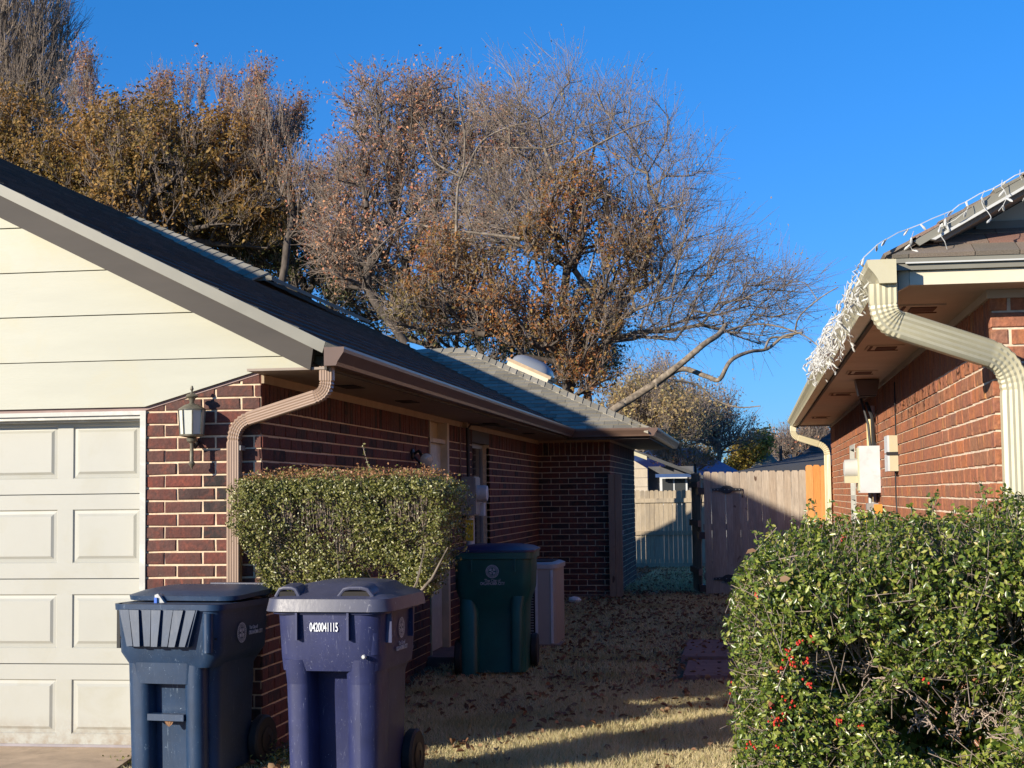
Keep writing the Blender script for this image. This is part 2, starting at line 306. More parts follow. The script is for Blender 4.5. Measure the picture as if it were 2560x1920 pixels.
# ------------------------------------------------------------------ ground
xs = np.concatenate([np.arange(-300, -20, 40), np.arange(-20, 10.1, .5), np.arange(30, 301, 45)]); ys = np.concatenate([np.arange(-60, 4, 8), np.arange(4, 40, .5), np.arange(40, 120, 10), np.arange(120, 900, 60)])
XX, YY = np.meshgrid(xs, ys); ZZ = gz(XX, YY) + .012 * np.sin(XX * 2.1 + YY) * np.sin(YY * 1.7) * (np.abs(XX) < 10)
V = np.stack([XX, YY, ZZ], -1).reshape(-1, 3); nx = len(xs)
F = np.array([[j * nx + i, j * nx + i + 1, (j + 1) * nx + i + 1, (j + 1) * nx + i] for j in range(len(ys) - 1) for i in range(nx - 1)])
npmesh('ground', V, F, M['soil'], kind='structure', smooth=True)
b = MB()
b.prism([(-9.6, -10), (-3.72, -10), (-3.72, 8.7), (-3.86, 9.62), (-9.2, 9.62)], 'z', -.1, .02)
b.obj('driveway', M['concrete'], kind='structure')
# ------------------------------------------------------------------ brick walls
BH, BL, MJ = .069, .2415, .012        # brick height, length, mortar joint (course .081, module .2535)
def cut(rect, ops):
    out = [rect]
    for o in ops:
        nw = []
        for r in out:
            if r[0] >= o[1] or r[1] <= o[0] or r[2] >= o[3] - .02 or r[3] <= o[2] + .02: nw.append(r); continue
            if r[0] < o[0] - .02: nw.append((r[0], o[0], r[2], r[3]))
            if r[1] > o[1] + .02: nw.append((o[1], r[1], r[2], r[3]))
        out = nw
    return out
def wall_rects(L, z0, ztop, offs, ops, clip=None, soldier=True, k0=0, zs=2.162):
    """brick rectangles (u0,u1,z0,z1) running down from the soldier course"""
    R = []; n = int((zs - z0) / .081) + 1
    for k in range(n):
        zt = zs - MJ - k * .081 + .0; zb = max(zt - BH, z0)
        if zt - zb < .02: continue
        u = -offs[(k + k0) % 2]
        while u < L:
            r = (max(u, 0), min(u + BL, L), zb, zt); u += BL + MJ
            if r[1] - r[0] > .025: R += cut(r, ops)
    if soldier:
        u = 0.0
        while u < L:
            r = (u, min(u + BH, L), zs, ztop); u += .081
            if r[1] - r[0] > .03: R += cut(r, ops)
    return R
_bc = {}
def brickmesh(w, h, mat, name='brick'):
    key = (round(w, 2), round(h, 2), mat.name, random.randrange(3))
    if key not in _bc:
        c = .005; j = lambda: random.uniform(-.0022, .0022)
        b = MB(); b.cbox(0, key[0], -.008, .05, 0, key[1], c); b.v = [(x + j(), y + (j() if y < .04 else 0), z + j()) for x, y, z in b.v]
        _bc[key] = b.mesh(name, mat)
    return _bc[key]
def build_bricks(parent, walls, mat, limit, namestuff='far_bricks'):
    """walls: list of (rects, origin, rz). Largest in view become single bricks, the rest one part."""
    allb = []
    for rects, org, rz in walls:
        c, s = math.cos(rz), math.sin(rz)
        for r in rects:
            def W(u, z): return (org[0] + u * c, org[1] + u * s, z)
            p = [pxy(W(r[0], r[2])), pxy(W(r[1], r[2])), pxy(W(r[1], r[3])), pxy(W(r[0], r[3]))]
            cx = sum(q[0] for q in p) / 4; cy = sum(q[1] for q in p) / 4
            a = abs((p[1][0] - p[0][0]) * (p[3][1] - p[0][1])) if 0 < cx < 2560 and 0 < cy < 1920 else -1
            allb.append((a, r, org, rz))
    allb.sort(key=lambda q: -q[0]); st = MB()
    for i, (a, r, org, rz) in enumerate(allb):
        c, s = math.cos(rz), math.sin(rz)
        if i < limit and a > 0:
            j = random.uniform(-.002, .002)
            link('brick', brickmesh(r[1] - r[0], r[3] - r[2], mat), parent, loc=(org[0] + r[0] * c + s * j, org[1] + r[0] * s - c * j, r[2]), rot=(random.uniform(-.006, .006), 0, rz + random.uniform(-.005, .005)))
        else:
            m0 = MB(); d = .009 + random.uniform(-.002, .003); m0.box(r[0], r[1], -d, .03, r[2], r[3])
            st.add([(org[0] + x * c - y * s, org[1] + x * s + y * c, z) for x, y, z in m0.v], m0.f)
    st.obj(namestuff, mat, parent, kind='stuff')
def back_wall(parent, name, L, z0, z1, ops, org, rz, mat, th=.1, y0=.0):
    us = sorted({0, L} | {min(max(o[i], 0), L) for o in ops for i in (0, 1)}); zz = sorted({z0, z1} | {min(max(o[i], z0), z1) for o in ops for i in (2, 3)})
    b = MB()
    for i in range(len(us) - 1):
        for k in range(len(zz) - 1):
            um, zm = (us[i] + us[i + 1]) / 2, (zz[k] + zz[k + 1]) / 2
            if not any(o[0] < um < o[1] and o[2] < zm < o[3] for o in ops): b.box(us[i], us[i + 1], y0, y0 + th, zz[k], zz[k + 1])
    b2 = MB(); c, s = math.cos(rz), math.sin(rz); b2.add([(org[0] + x * c - y * s, org[1] + x * s + y * c, z) for x, y, z in b.v], b.f)
    return b2.obj(name, mat, parent)
PI = math.pi
# ================================================================== LEFT HOUSE
XS, YG, YI, XR = -3.057, 9.5, 22.44, -2.019
H = thing('brick_house', 'dark red brick house with attached white garage door and cream gable on the left', 'house', (-6, 16, 0))
Hl = Vector((6, -16, 0))
def hl(o): o.location = Vector(o.location) + Hl; return o     # children are written in world coordinates
class HM(MB):
    def obj(s, name, mats, parent=None, smooth=False, **kw):
        if parent is H: s.v = [(x + 6, y - 16, z) for x, y, z in s.v]
        elif parent is RH: s.v = [(x - 4, y - 15, z) for x, y, z in s.v]
        return MB.obj(s, name, mats, parent, smooth, **kw)
RH = None
# brick holder parts sit at the world origin so that bricks keep world coordinates
fw = link('brick_wall', MB().box(-3.815, XS, YG, YG + .12, 0, 2.44).mesh('brick_wall', M['mortar']), H, loc=Hl)
side_ops = [(14.65 - 9.5, 15.52 - 9.5, -1, 2.33), (17.0 - 9.5, 18.15 - 9.5, .85, 2.34)]
back_wall(fw, 'side_backing', YI - YG + .1 - .121, -.2, 2.44, [(a - .121, c - .121, d, e) for a, c, d, e in side_ops], (XS - .0, YG + .121, 0), PI / 2, M['mortar'])
back_wall(fw, 'wing_backing', XR - XS, .05, 2.44, [], (XS, YI, 0), 0, M['mortar'])
back_wall(fw, 'wing_side_backing', 4.6, -.2, 2.44, [], (XR, YI + .101, 0), PI / 2, M['mortar'])
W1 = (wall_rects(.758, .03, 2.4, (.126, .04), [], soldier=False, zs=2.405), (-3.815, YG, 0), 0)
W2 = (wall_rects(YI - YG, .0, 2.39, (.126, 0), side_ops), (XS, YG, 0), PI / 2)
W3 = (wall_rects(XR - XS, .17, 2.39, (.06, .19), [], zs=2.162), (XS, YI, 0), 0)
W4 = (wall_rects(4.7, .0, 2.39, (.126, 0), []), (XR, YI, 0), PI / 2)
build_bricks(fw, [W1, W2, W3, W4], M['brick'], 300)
HM().box(XS, XR + .02, YI - .03, YI + .1, .0, .165).obj('footing', M['plinth'], H)
# gable siding boards
def gx(z): return -2.45 - (z - 2.5) / .5 - .10        # rake underside line at height z
zl = [2.405, 2.199 + .0, 2.491, 2.787, 3.079, 3.375, 3.67, 3.965, 4.26, 4.4]
HM().prism([(-9.2, 2.19), (-3.816, 2.19), (-3.056, 2.405), (-2.66, 2.408), (gx(2.487) + .0, 2.487), (-9.2, 2.487)], 'y', YG - .035, YG + .0).obj('siding_board', M['siding'], H)
for i, (a, c) in enumerate([(2.493, 2.783), (2.79, 3.075), (3.082, 3.37), (3.378, 3.665), (3.673, 3.96), (3.968, 4.25)]):
    xr0, xr1 = gx(a), gx(c)
    HM().prism([(-12.2 - xr0, a), (xr0, a), (xr1, c), (-12.2 - xr1, c)], 'y', YG - .033 + .0005 * i, YG + .02).obj('siding_board', M['siding'], H)
HM().prism([(-9.2, 2.165), (-3.83, 2.165), (-3.812, 2.17), (-3.052, 2.385), (-3.052, 2.403), (-3.83, 2.19), (-9.2, 2.19)], 'y', YG - .012, YG + .03).obj('joint_strip', pm('mauve_strip', (.30, .2, .18), .6), H)  # mauve brown strip between siding foot and door head
HM().prism([(-9.5, 2.17), (-3.815, 2.17), (-3.2, 2.36), (-2.72, 2.415), (-6.1, 4.11), (-9.4, 2.46)], 'y', YG + .021, YG + .1).obj('gable_wall', M['dark'], H)
# garage door
g = HM(); g.box(-9.2, -3.815, YG - .02, YG + .012, 2.140, 2.166); g.box(-3.853, -3.815, YG - .02, YG + .16, 0, 2.14)
g.obj('door_frame', M['trim'], H)
g = HM(); g.box(-9.2, -3.853, YG + .0, YG + .05, 2.118, 2.1395); g.box(-9.2, -3.853, YG + .05, YG + .16, 2.105, 2.139); g.obj('door_head', M['trim'], H)
gd = HM().box(-9.0, -3.853, YG + .155, YG + .2, 0, 2.2).obj('garage_door', M['door'], H)
def raised(b, x0, x1, z0, z1, y):
    o = [(x0, z0), (x1, z0), (x1, z1), (x0, z1)]; w = .022; d = .03; e = .052
    def ring(i, yy): return [(x0 + i, yy, z0 + i), (x1 - i, yy, z0 + i), (x1 - i, yy, z1 - i), (x0 + i, yy, z1 - i)]
    b.loft([ring(0, y), ring(.008, y + .011), ring(.028, y + .009), ring(.045, y - .001)], cap=False)
    r = ring(.045, y - .001); b.add(r, [(0, 1, 2, 3)])
for k in range(4):
    b = MB(); z0 = .546 * k + .004 + (.018 if k == 0 else 0); z1 = .546 * (k + 1) - .002; y = YG + .12
    cols = []; x = -3.905
    while x > -8.9: cols.append((x - .46, x)); x -= .565
    xsn = [-8.98] + sorted([q for c in cols for q in c]) + [-3.853]; za, zb = .546 * k + .102, .546 * k + .448
    b.box(-8.98, -3.853, y + .012, y + .035, z0, z1)
    for lo, hi in ((z0, za), (zb, z1)): b.box(-8.98, -3.853, y, y + .012, lo, hi)
    for i in range(0, len(xsn), 2): b.box(xsn[i], xsn[i + 1], y + .0005, y + .0125, za - .001, zb + .001)
    for c in cols: raised(b, c[0], c[1], za, zb, y + .0006)
    b.v = [(x_ + 6, y_ - 16, z_) for x_, y_, z_ in b.v]; b.obj('door_section', M['door'], gd)
HM().box(-9.0, -3.86, YG + .11, YG + .15, .0201, .036).obj('bottom_seal', pm('grey_seal', (.3, .27, .28), .6), H)
# rake, fascia
def rakebar(name, y0, y1, ztop, zbot, mat, par=H, x_end=-2.56):
    # ztop/zbot: offset of the bar below the roof line measured at the rake
    f = lambda x: 2.5 + .5 * (-2.45 - x)
    HM().prism([(x_end, f(x_end) - ztop), (x_end - .02, f(x_end) - zbot), (-6.1, f(-6.1) - zbot), (-9.7, f(-6.1) - zbot - 1.8), (-9.7, f(-6.1) - ztop - 1.8), (-6.1, f(-6.1) - ztop)], 'y', y0, y1).obj(name, mat, par)
rakebar('rake_fascia', 9.2, 9.24, .075, .215, M['fascia'], x_end=-2.63)
rakebar('drip_edge', 9.188, 9.25, .004, .072, M['drip'], x_end=-2.55)
rakebar('rake_soffit', 9.24, 9.49, .18, .2, M['soffit_l'], x_end=-2.66)
# gable roof slab (thing part) with shingle rows
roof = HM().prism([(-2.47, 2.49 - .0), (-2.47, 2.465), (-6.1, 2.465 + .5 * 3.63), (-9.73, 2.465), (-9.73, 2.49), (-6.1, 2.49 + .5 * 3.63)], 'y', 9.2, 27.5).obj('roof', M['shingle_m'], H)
def shingle_rows(b, p0, du, dv, dn, U, Vn, expo=.143, clip=None, tab=(.2, .34), th=.009, jit=.003, u0=0.0, keep=None):
    rects = []
    for r in range(int(Vn / expo)):
        u = u0 - random.random() * .3
        while u < U:
            w = random.uniform(*tab); a, c = max(u, u0), min(u + w - .004, U); u += w
            if c - a < .03: continue
            v0 = r * expo; v1 = v0 + expo + .02
            if clip:
                q = clip(a, c, v0, v1)
                if q is None: continue
                a, c, a1, c1 = q
            else: a1, c1 = a, c
            t = th + random.uniform(-jit, jit)
            P = lambda uu, vv, hh: tuple(p0[i] + du[i] * uu + dv[i] * vv + dn[i] * hh for i in range(3))
            pts = [P(a, v0, -.01), P(c, v0, -.01), P(c1, v1, -.01), P(a1, v1, -.01), P(a, v0, t + .006), P(c, v0, t + .006), P(c1, v1, .001), P(a1, v1, .001)]
            if keep is not None: keep.append(pts)
            else: b.hexa(pts)
    return b
s5 = 1 / math.sqrt(1.25); b = HM()
shingle_rows(b, (-2.47, 9.19, 2.49), (0, 1, 0), (-2 * s5, 0, s5), (s5, 0, 2 * s5), 18.3, 4.06, th=.004, jit=.0015)
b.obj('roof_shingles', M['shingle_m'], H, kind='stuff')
# rear wing roof, hipped
WE, WX, PW = 21.75, -1.40, .47
cw = math.sqrt(1 + PW * PW)
def wz(y): return 2.5 + PW * (y - WE)
RY = 24.9; RZ = wz(RY); HX = WX - (RY - WE)
b = HM(); th = .03
pl = lambda L: [(x, y, z - th) for x, y, z in L]
front = [(-6.6, WE + .02, 2.5), (WX - .02, WE + .02, 2.5), (HX, RY, RZ), (-6.6, RY, RZ)]
east = [(WX - .02, WE + .02, 2.5), (WX - .02, 2 * RY - WE, 2.5), (HX, RY, RZ)]
rear = [(WX - .02, 2 * RY - WE, 2.5), (-6.6, 2 * RY - WE, 2.5), (-6.6, RY, RZ), (HX, RY, RZ)]
for q in (front, east, rear):
    n = len(q); b.add(q + pl(q), [tuple(range(n)), tuple(range(2 * n - 1, n - 1, -1))] + [(i, (i + 1) % n, n + (i + 1) % n, n + i) for i in range(n)])
wr = b.obj('wing_roof', M['shingle'], H)
keep = []
def wclip(a, c, v0, v1):
    # u measured from x=-6.0 ; hip limit x <= WX - (v/cw), valley limit x >= -2.45-(dy)
    def lim(v): dy = v / cw; return (-2.45 - dy - .02) + 6.0, (WX - .03 - dy) + 6.0
    l0, h0 = lim(v0); l1, h1 = lim(v1)
    a0, c0, a1, c1 = max(a, l0), min(c, h0), max(a, l1), min(c, h1)
    if c0 - a0 < .03: return None
    if c1 < a1: c1 = a1
    return a0, c0, a1, c1
shingle_rows(None, (-6.0, WE + .0, 2.502), (1, 0, 0), (0, 1 / cw, PW / cw), (0, -PW / cw, 1 / cw), 4.6, 3.4, clip=wclip, tab=(.14, .3), keep=keep, th=.008)
def area(p): 
    q = [pxy(p[i]) for i in (0, 1, 2, 3)]; return abs((q[1][0] - q[0][0]) * (q[2][1] - q[1][1]))
keep.sort(key=lambda p: -area(p))
for p in keep[:300]:
    o = Vector(p[0]); m0 = MB().hexa([tuple(Vector(q) - o) for q in p]); m0.obj('shingle', M['shingle'], wr, loc=o + Hl)
st = HM()
for p in keep[300:]: st.hexa(p)
shingle_rows(st, (WX, WE, 2.502), (0, 1, 0), (-1 / cw, 0, PW / cw), (PW / cw, 0, 1 / cw), 6.3, 3.4, clip=lambda a, c, v0, v1: None if (a < v0 / cw or c > 6.3 - v0 / cw) else (a, c, a, c))
st.v = [(x + 6, y - 16, z) for x, y, z in st.v]; MB.obj(st, 'small_shingles', M['shingle'], wr, kind='stuff')
def caps(par, A, B, mat, step=.19, w=.17, side1=(0, -1, 0), side2=(1, 0, 0), sl=.47, name='hip_cap'):
    A, B = Vector(A), Vector(B); d = (B - A); L = d.length; d.normalize(); n = int(L / step)
    for i in range(n):
        p = A + d * step * i; q = A + d * (step * (i + 1) + .05)
        dn = Vector((0, 0, -1)); s1 = (Vector(side1) * w + dn * w * sl); s2 = (Vector(side2) * w + dn * w * sl)
        up0 = Vector((0, 0, .024 + random.uniform(0, .004))); up1 = Vector((0, 0, .011))
        pts = [p + s1 + up0, p + up0 * 1.15, p + s2 + up0, q + s2 + up1, q + up1, q + s1 + up1]
        lo = [x - Vector((0, 0, .022)) for x in pts]; v = [tuple(x - p) for x in pts + lo]
        f = [(0, 1, 4, 5), (1, 2, 3, 4), (0, 6, 7, 1), (1, 7, 8, 2), (2, 8, 9, 3), (5, 4, 10, 11), (4, 3, 9, 10), (5, 11, 6, 0), (6, 11, 10, 7), (7, 10, 9, 8)]
        MB().add(v, f).obj(name, mat, par, loc=p - Vector((-6, 16, 0)) if par is not None else p)
caps(wr, (WX, WE, 2.5), (HX, RY, RZ), M['shingle'])
caps(wr, (HX, RY, RZ), (-5.4, RY, RZ), M['shingle'], side1=(0, -1, 0), side2=(0, 1, 0))
# higher rear roof behind the gable
P1 = Vector((-8.17, 20, 5.42)); P2 = Vector((-5.56, 18, 4.22)); d12 = (P2 - P1); P3 = P1 + d12 * .95
b = HM(); q = [tuple(P3), tuple(P1), (P1.x - 5, P1.y, P1.z), (P1.x - 5, P3.y, P3.z)]; q2 = [tuple(P3), (P3.x, P1.y + 3, P3.z), (P1.x, P1.y + 2, P1.z), tuple(P1)]
for w in (q, q2): b.add(w + [(x, y, z - .05) for x, y, z in w], [(0, 1, 2, 3), (7, 6, 5, 4), (0, 1, 5, 4), (1, 2, 6, 5), (2, 3, 7, 6), (3, 0, 4, 7)])
ur = b.obj('upper_roof', M['shingle'], H)
caps(ur, P1 + d12 * .93, P1, M['shingle'], step=.19, w=.24, side1=(-.6, -.8, 0), side2=(.25, .3, 0), sl=.4)
caps(ur, P1, P1 + Vector((-1.6, 0, 0)), M['shingle'], side2=(0, 1, 0), w=.2)
# gutters
def kprof(w=.125, h=.115):     # outward = +x, profile in (out, z)
    return [(0, 0), (.075 * w / .125, 0), (.082 * w / .125, .022), (.10 * w / .125, .05), (w * .97, h - .035), (w, h - .015), (w, h), (w - .014, h), (w - .014, h - .012), (.1 * w / .125 - .006, .055), (.07 * w / .125, .006), (.004, .006), (.004, h), (0, h)]
def gutter(parent, name, A, B, out, mat, w=.125, h=.115, caps_=True, cls=HM):
    A, B, out = Vector(A), Vector(B), Vector(out); pr = kprof(w, h)
    S = lambda P: [tuple(P + out * a + Vector((0, 0, z))) for a, z in pr]
    b = cls(); b.loft([S(A), S(B)], cap=False)
    outer = [(0, 0), (.075 * w / .125, 0), (.082 * w / .125, .022), (.10 * w / .125, .05), (w * .97, h - .035), (w, h - .015), (w, h - .002), (0, h - .002)]
    d = (B - A).normalized()
    for P, sgn in ((A, -1), (B, 1)):
        o0 = [tuple(P + out * a + Vector((0, 0, z))) for a, z in outer]; o1 = [tuple(P + d * sgn * .004 + out * a + Vector((0, 0, z))) for a, z in outer]; b.loft([o0, o1])
    return b.obj(name, mat, parent)
gutter(H, 'gutter', (-2.545, 9.14, 2.395), (-2.545, WE - .12, 2.395), (1, 0, 0), M['gut_l'])
gutter(H, 'gutter', (-2.545, WE - .0, 2.395), (WX + .02, WE - .0, 2.395), (0, -1, 0), M['gut_l'])
gutter(H, 'gutter', (WX + .005, WE - .12, 2.395), (WX + .005, 28.2, 2.395), (1, 0, 0), M['gut_l'])
b = HM(); b.box(-2.56, -2.545, 9.2, WE, 2.375, 2.5); b.box(-2.56, WX, WE, WE + .02, 2.36, 2.5); b.box(WX - .02, WX, WE + .02, 28.2, 2.36, 2.5); b.obj('fascia', M['fascia'], H)
b = HM(); b.box(XS, -2.56, 9.22, WE + .02, 2.38, 2.395); b.box(-2.56, WX - .02, WE + .02, YI, 2.38, 2.395); b.box(XR, WX - .02, YI, 28.2, 2.38, 2.395)
b.box(XS, -2.56, WE + .02, YI, 2.3805, 2.3945); b.obj('soffit', M['soffit_l'], H)
b = HM()
for y in (10.55, 12.4, 16.6, 19.5): b.box(-2.86, -2.72, y, y + .32, 2.374, 2.3795)
b.obj('soffit_vent', M['dark'], H)
b = HM(); b.box(XS, XS + .02, 9.50, YI, 2.325, 2.379); b.box(XS + .02, XR + .02, YI - .02, YI, 2.345, 2.379); b.box(XR, XR + .02, YI, 27.2, 2.345, 2.379); b.obj('frieze_board', M['tan_frieze'], H)
HM().box(-2.555, -2.53, 9.19, 9.235, 2.41, 2.5).obj('drip_corner', M['drip'], H)
# downspouts
def rectsweep(path, size, out0, ribs=5, mat=None, parent=None, name='downspout', cls=HM, crimp=.004, rb=.13, fl=.0035):
    """rounded polyline swept with a fluted rectangle; out0 = direction of the wide face normal"""
    P = [Vector(p) for p in path]; pts = [P[0]]; fg = [0]
    for i in range(1, len(P) - 1):
        a, c = (P[i - 1] - P[i]).normalized(), (P[i + 1] - P[i]).normalized(); r = min(rb, (P[i - 1] - P[i]).length * .48, (P[i + 1] - P[i]).length * .48)
        A, C = P[i] + a * r, P[i] + c * r; nn = 17
        for k in range(nn): t = k / (nn - 1); pts.append(A * (1 - t) ** 2 + P[i] * 2 * t * (1 - t) + C * t * t); fg.append(k % 2)
    pts.append(P[-1]); fg.append(0)
    w, d = size; prof = []
    nfl = ribs * 2 + 1
    for k in range(nfl + 1):
        x = -w / 2 + .006 + (w - .012) * k / nfl
        prof.append((x, d / 2 - (fl if (k // 1) % 2 else 0)))
    prof = [(-w / 2, d / 2 - .008)] + prof + [(w / 2, d / 2 - .008), (w / 2, -d / 2 + .005), (w / 2 - .005, -d / 2), (-w / 2 + .005, -d / 2), (-w / 2, -d / 2 + .005)]
    secs = []; out = Vector(out0)
    for i, p in enumerate(pts):
        t = (pts[min(i + 1, len(pts) - 1)] - pts[max(i - 1, 0)]).normalized(); o = (out - t * out.dot(t)).normalized(); sx = t.cross(o).normalized(); k = 1 - (crimp / (w / 2)) * (1 if fg[i] else 0) * 1.6
        secs.append([tuple(p + sx * x * k + o * y * k) for x, y in prof])
    b = cls(); b.loft(secs); return b.obj(name, mat, parent, smooth=16)
rectsweep([(-2.56, 9.255, 2.40), (-2.56, 9.255, 2.235), (-3.21, 9.43, 2.07), (-3.21, 9.43, .0)], (.085, .06), (0, -1, 0), 4, M['ds_l'], H, rb=.12)
b = HM(); b.box(-3.165, -3.158, 9.40, 9.49, 1.9, 1.93); b.obj('strap', M['grey_metal'], H)
# side door
dr = HM().box(-3.13, -3.09, 14.66, 15.5, .1, 2.12).obj('side_door', M['trim'], H)
b = HM(); b.box(-3.17, -3.02, 15.43, 15.52, .08, 2.33); b.box(-3.17, -3.04, 14.65, 15.43, 2.12, 2.16); b.box(-3.17, -3.035, 14.65, 14.68, .08, 2.33); b.obj('side_door_frame', pm('yellowed_trim', (.56, .46, .32), .6), H)
b = HM(); b.box(-3.15, -3.12, 14.68, 15.43, 2.16, 2.33); b.obj('transom_panel', pm('tan_panel', (.5, .40, .25), .6), H)
MB().box(2.905, 2.92, -1.28, -.62, .5, 1.1).box(2.905, 2.92, -1.28, -.62, 1.2, 1.95).obj('door_panel', M['trim'], dr)
HM().box(-3.12, -2.75, 14.5, 15.6, .0, .09).obj('door_step', M['paver'], H)
# side window
b = HM(); b.box(-3.17, -3.13, 17.0, 18.15, .85, .9); b.box(-3.17, -3.13, 17.0, 18.15, 2.14, 2.19); b.box(-3.17, -3.13, 17.0, 17.04, .9, 2.14); b.box(-3.17, -3.13, 18.11, 18.15, .9, 2.14); b.box(-3.165, -3.135, 17.04, 18.11, 1.5, 1.54)
wf = b.obj('window', M['grey_metal'], H)
MB().box(6 - 3.16, 6 - 3.15, 1.04, 2.11, .9, 2.14).obj('window_pane', M['glass'], wf)
HM().box(-3.15, -3.05, 17.0, 18.15, 2.19, 2.34).obj('window_header', M['fascia'], H)
HM().box(-3.3, -3.2, 14, 19, 0, 2.4).obj('room_backing', M['dark'], H)
# skylight on the east slope of the wing roof
def ez(x): return 2.5 + PW * (WX - x)
sk = thing('skylight', 'square skylight with grey dome and tan curb on the lit rear roof', 'skylight', (-3.55, 25.1, ez(-3.55)), rot=(0, math.atan(PW), 0))
b = MB(); b.box(-.36, .36, -.36, .36, -.06, .10); b.obj('curb', M['cream_wood'], sk)
b = MB(); b.box(-.39, .39, -.39, .39, .10, .15); b.obj('frame', pm('tan_flashing', (.5, .36, .22), .5), sk)
b = MB(); secs = []
for k in range(6):
    a = k / 5 * PI / 2; r = .35 * math.cos(a) ** .7 if k < 5 else .02; secs.append([(r * (abs(math.cos(q)) ** .5) * (1 if math.cos(q) > 0 else -1), r * (abs(math.sin(q)) ** .5) * (1 if math.sin(q) > 0 else -1), .15 + .17 * math.sin(a)) for q in [2 * PI * i / 24 + .01 for i in range(24)]])
b.loft(secs); b.obj('dome', M['dome'], sk, smooth=60)
# ------------------------------------------------------------------ wall lantern
Lp = thing('wall_lantern', 'aged brass eight sided wall lantern with tail on the brick pier beside the garage door', 'lamp', (-3.47, YG - .12, 2.0))
o8 = .5
MB().lathe([(.0, .30), (.006, .31), (.012, .29), (.005, .275), (.012, .262), (.03, .255), (.04, .243), (.036, .236), (.022, .23), (.014, .205), (.02, .198), (.045, .19), (.084, .165), (.088, .158), (.02, .158)][::-1], 16, rot=o8).obj('lantern_cap', M['brass'], Lp, smooth=30)
MB().lathe([(.070, .0), (.080, .158)], 8, rot=o8).obj('lantern_glass', M['lamp_glass'], Lp)
b = MB()
for k in range(8):
    a = 2 * PI * (k + o8) / 8; b.tube([(.072 * math.cos(a), .072 * math.sin(a), -.002), (.083 * math.cos(a), .083 * math.sin(a), .160)], .0042, 5)
b.obj('lantern_rib', M['brass'], Lp)
MB().lathe([(.004, -.215), (.008, -.20), (.02, -.185), (.022, -.178), (.013, -.165), (.012, -.06), (.016, -.05), (.03, -.04), (.034, -.022), (.024, -.018), (.05, -.012), (.076, -.006), (.078, .004), (.02, .004)], 16).obj('lantern_tail', M['brass'], Lp, smooth=30)
b = MB(); b.tube([(0, 0, -.03), (0, .06, -.075), (0, .11, -.04)], [.012, .012, .014], 8); b.lathe([(.045, .0), (.05, .01), (.03, .018)], 16, (0, .122, -.04), ax='y'); b.obj('wall_bracket', M['black'], Lp, smooth=30)
# ------------------------------------------------------------------ flood light, meter on left wall
fl = thing('floodlight', 'round bulb floodlight on a black swivel arm on the shaded side wall', 'lamp', (XS, 13.9, 1.98))
b = MB(); b.lathe([(.05, .0), (.05, .02), (.03, .03)], 16, (.0, 0, .0), ax='x'); b.tube([(.02, 0, 0), (.07, -.0, .03), (.12, -.05, -.03)], .014, 8); b.tube([(.02, 0, -.01), (.06, .02, -.06), (.09, .02, -.1)], .012, 8); b.obj('bracket', M['black'], fl, smooth=True)
d = Vector((.35, -.9, -.15)).normalized(); b = MB(); c0 = Vector((.13, -.05, -.035)); b.tube([c0, c0 + d * .05, c0 + d * .1, c0 + d * .13], [.025, .032, .056, .06], 16); b.obj('bulb_holder', M['black'], fl, smooth=True)
b = MB(); b.tube([c0 + d * .131, c0 + d * .145, c0 + d * .15], [.058, .04, .012], 16); b.obj('lens', M['lamp_glass'], fl, smooth=True)
ms = thing('electric_meter', 'grey electric meter box with conduit and black mast cable on the shaded wall', 'meter', (XS, 16.3, 1.4))
b = MB(); b.box(.0, .15, .0, .3, -.01, .4); b.box(.15, .165, .01, .29, .0, .39); b.obj('meter_box', M['grey_metal'], ms)
MB().lathe([(.088, 0), (.088, .07), (.082, .1), (.05, .105)], 20, (.165, .15, .22), ax='x').obj('meter_dial', M['grey_light'], ms, smooth=True)
MB().box(.02, .2, .3, .42, -.02, .12).obj('junction_box', M['grey_light'], ms)
b = MB(); b.tube([(.08, .12, -.01), (.08, .12, -1.38)], .04, 12); b.obj('conduit', M['grey_light'], ms, smooth=True)
MB().tube([(.07, .36, -.02), (.07, .36, -.6)], .018, 8).obj('ground_pipe', M['white'], ms, smooth=True)
MB().box(.04, .125, .074, .082, -.28, -.06).obj('yellow_tag', M['yellow'], ms)
b = MB(); b.tube([(.08, .06, .4), (.075, .06, .92)], .02, 8); b.tube([(.075, .06, .9), (.1, .1, .955), (.3, .5, .965), (.42, 1.3, .94)], .012, 6); b.obj('mast_cable', M['cable'], ms, smooth=True)
b = MB(); b.tube([(.02, -.07, .95), (.02, -.07, .42), (.03, .0, .4)], .008, 6); b.obj('thin_conduit', pm('mauve_pipe', (.3, .19, .17), .6), ms)
MB().box(.0, .06, .1, .19, .925, .99).obj('cable_clamp', M['tan_frieze'], ms)
# ================================================================== RIGHT HOUSE
XW, YF, YB = 1.148, 7.65, 22.95
RH = thing('brick_house', 'orange brick house with cream gutters and downspouts on the right', 'house', (4, 15, 0))
Rl = Vector((-4, -15, 0))
rops = [(YB - 18.55, YB - 17.7, .95, 2.12)]      # u runs from the far end towards the viewer
rw = link('brick_wall', MB().box(XW + .0, 4.5, YF, YF + .1, -.2, 2.64).mesh('brick_wall', M['mortar_r']), RH, loc=Rl)
back_wall(rw, 'side_backing', YB - YF - .101, -.2, 2.58, rops, (XW, YB, 0), -PI / 2, M['mortar_r'])
_s = [r for r in wall_rects(YB - YF, -.05, 2.55, (.126, 0), rops, zs=2.285)]
_f = [r for r in wall_rects(1.2, -.05, 2.6, (.03, .157), [], soldier=False, zs=2.609)]
build_bricks(rw, [(_s, (XW, YB, 0), -PI / 2), (_f, (XW - .009, YF, 0), 0)], M['brick_orange'], 300)
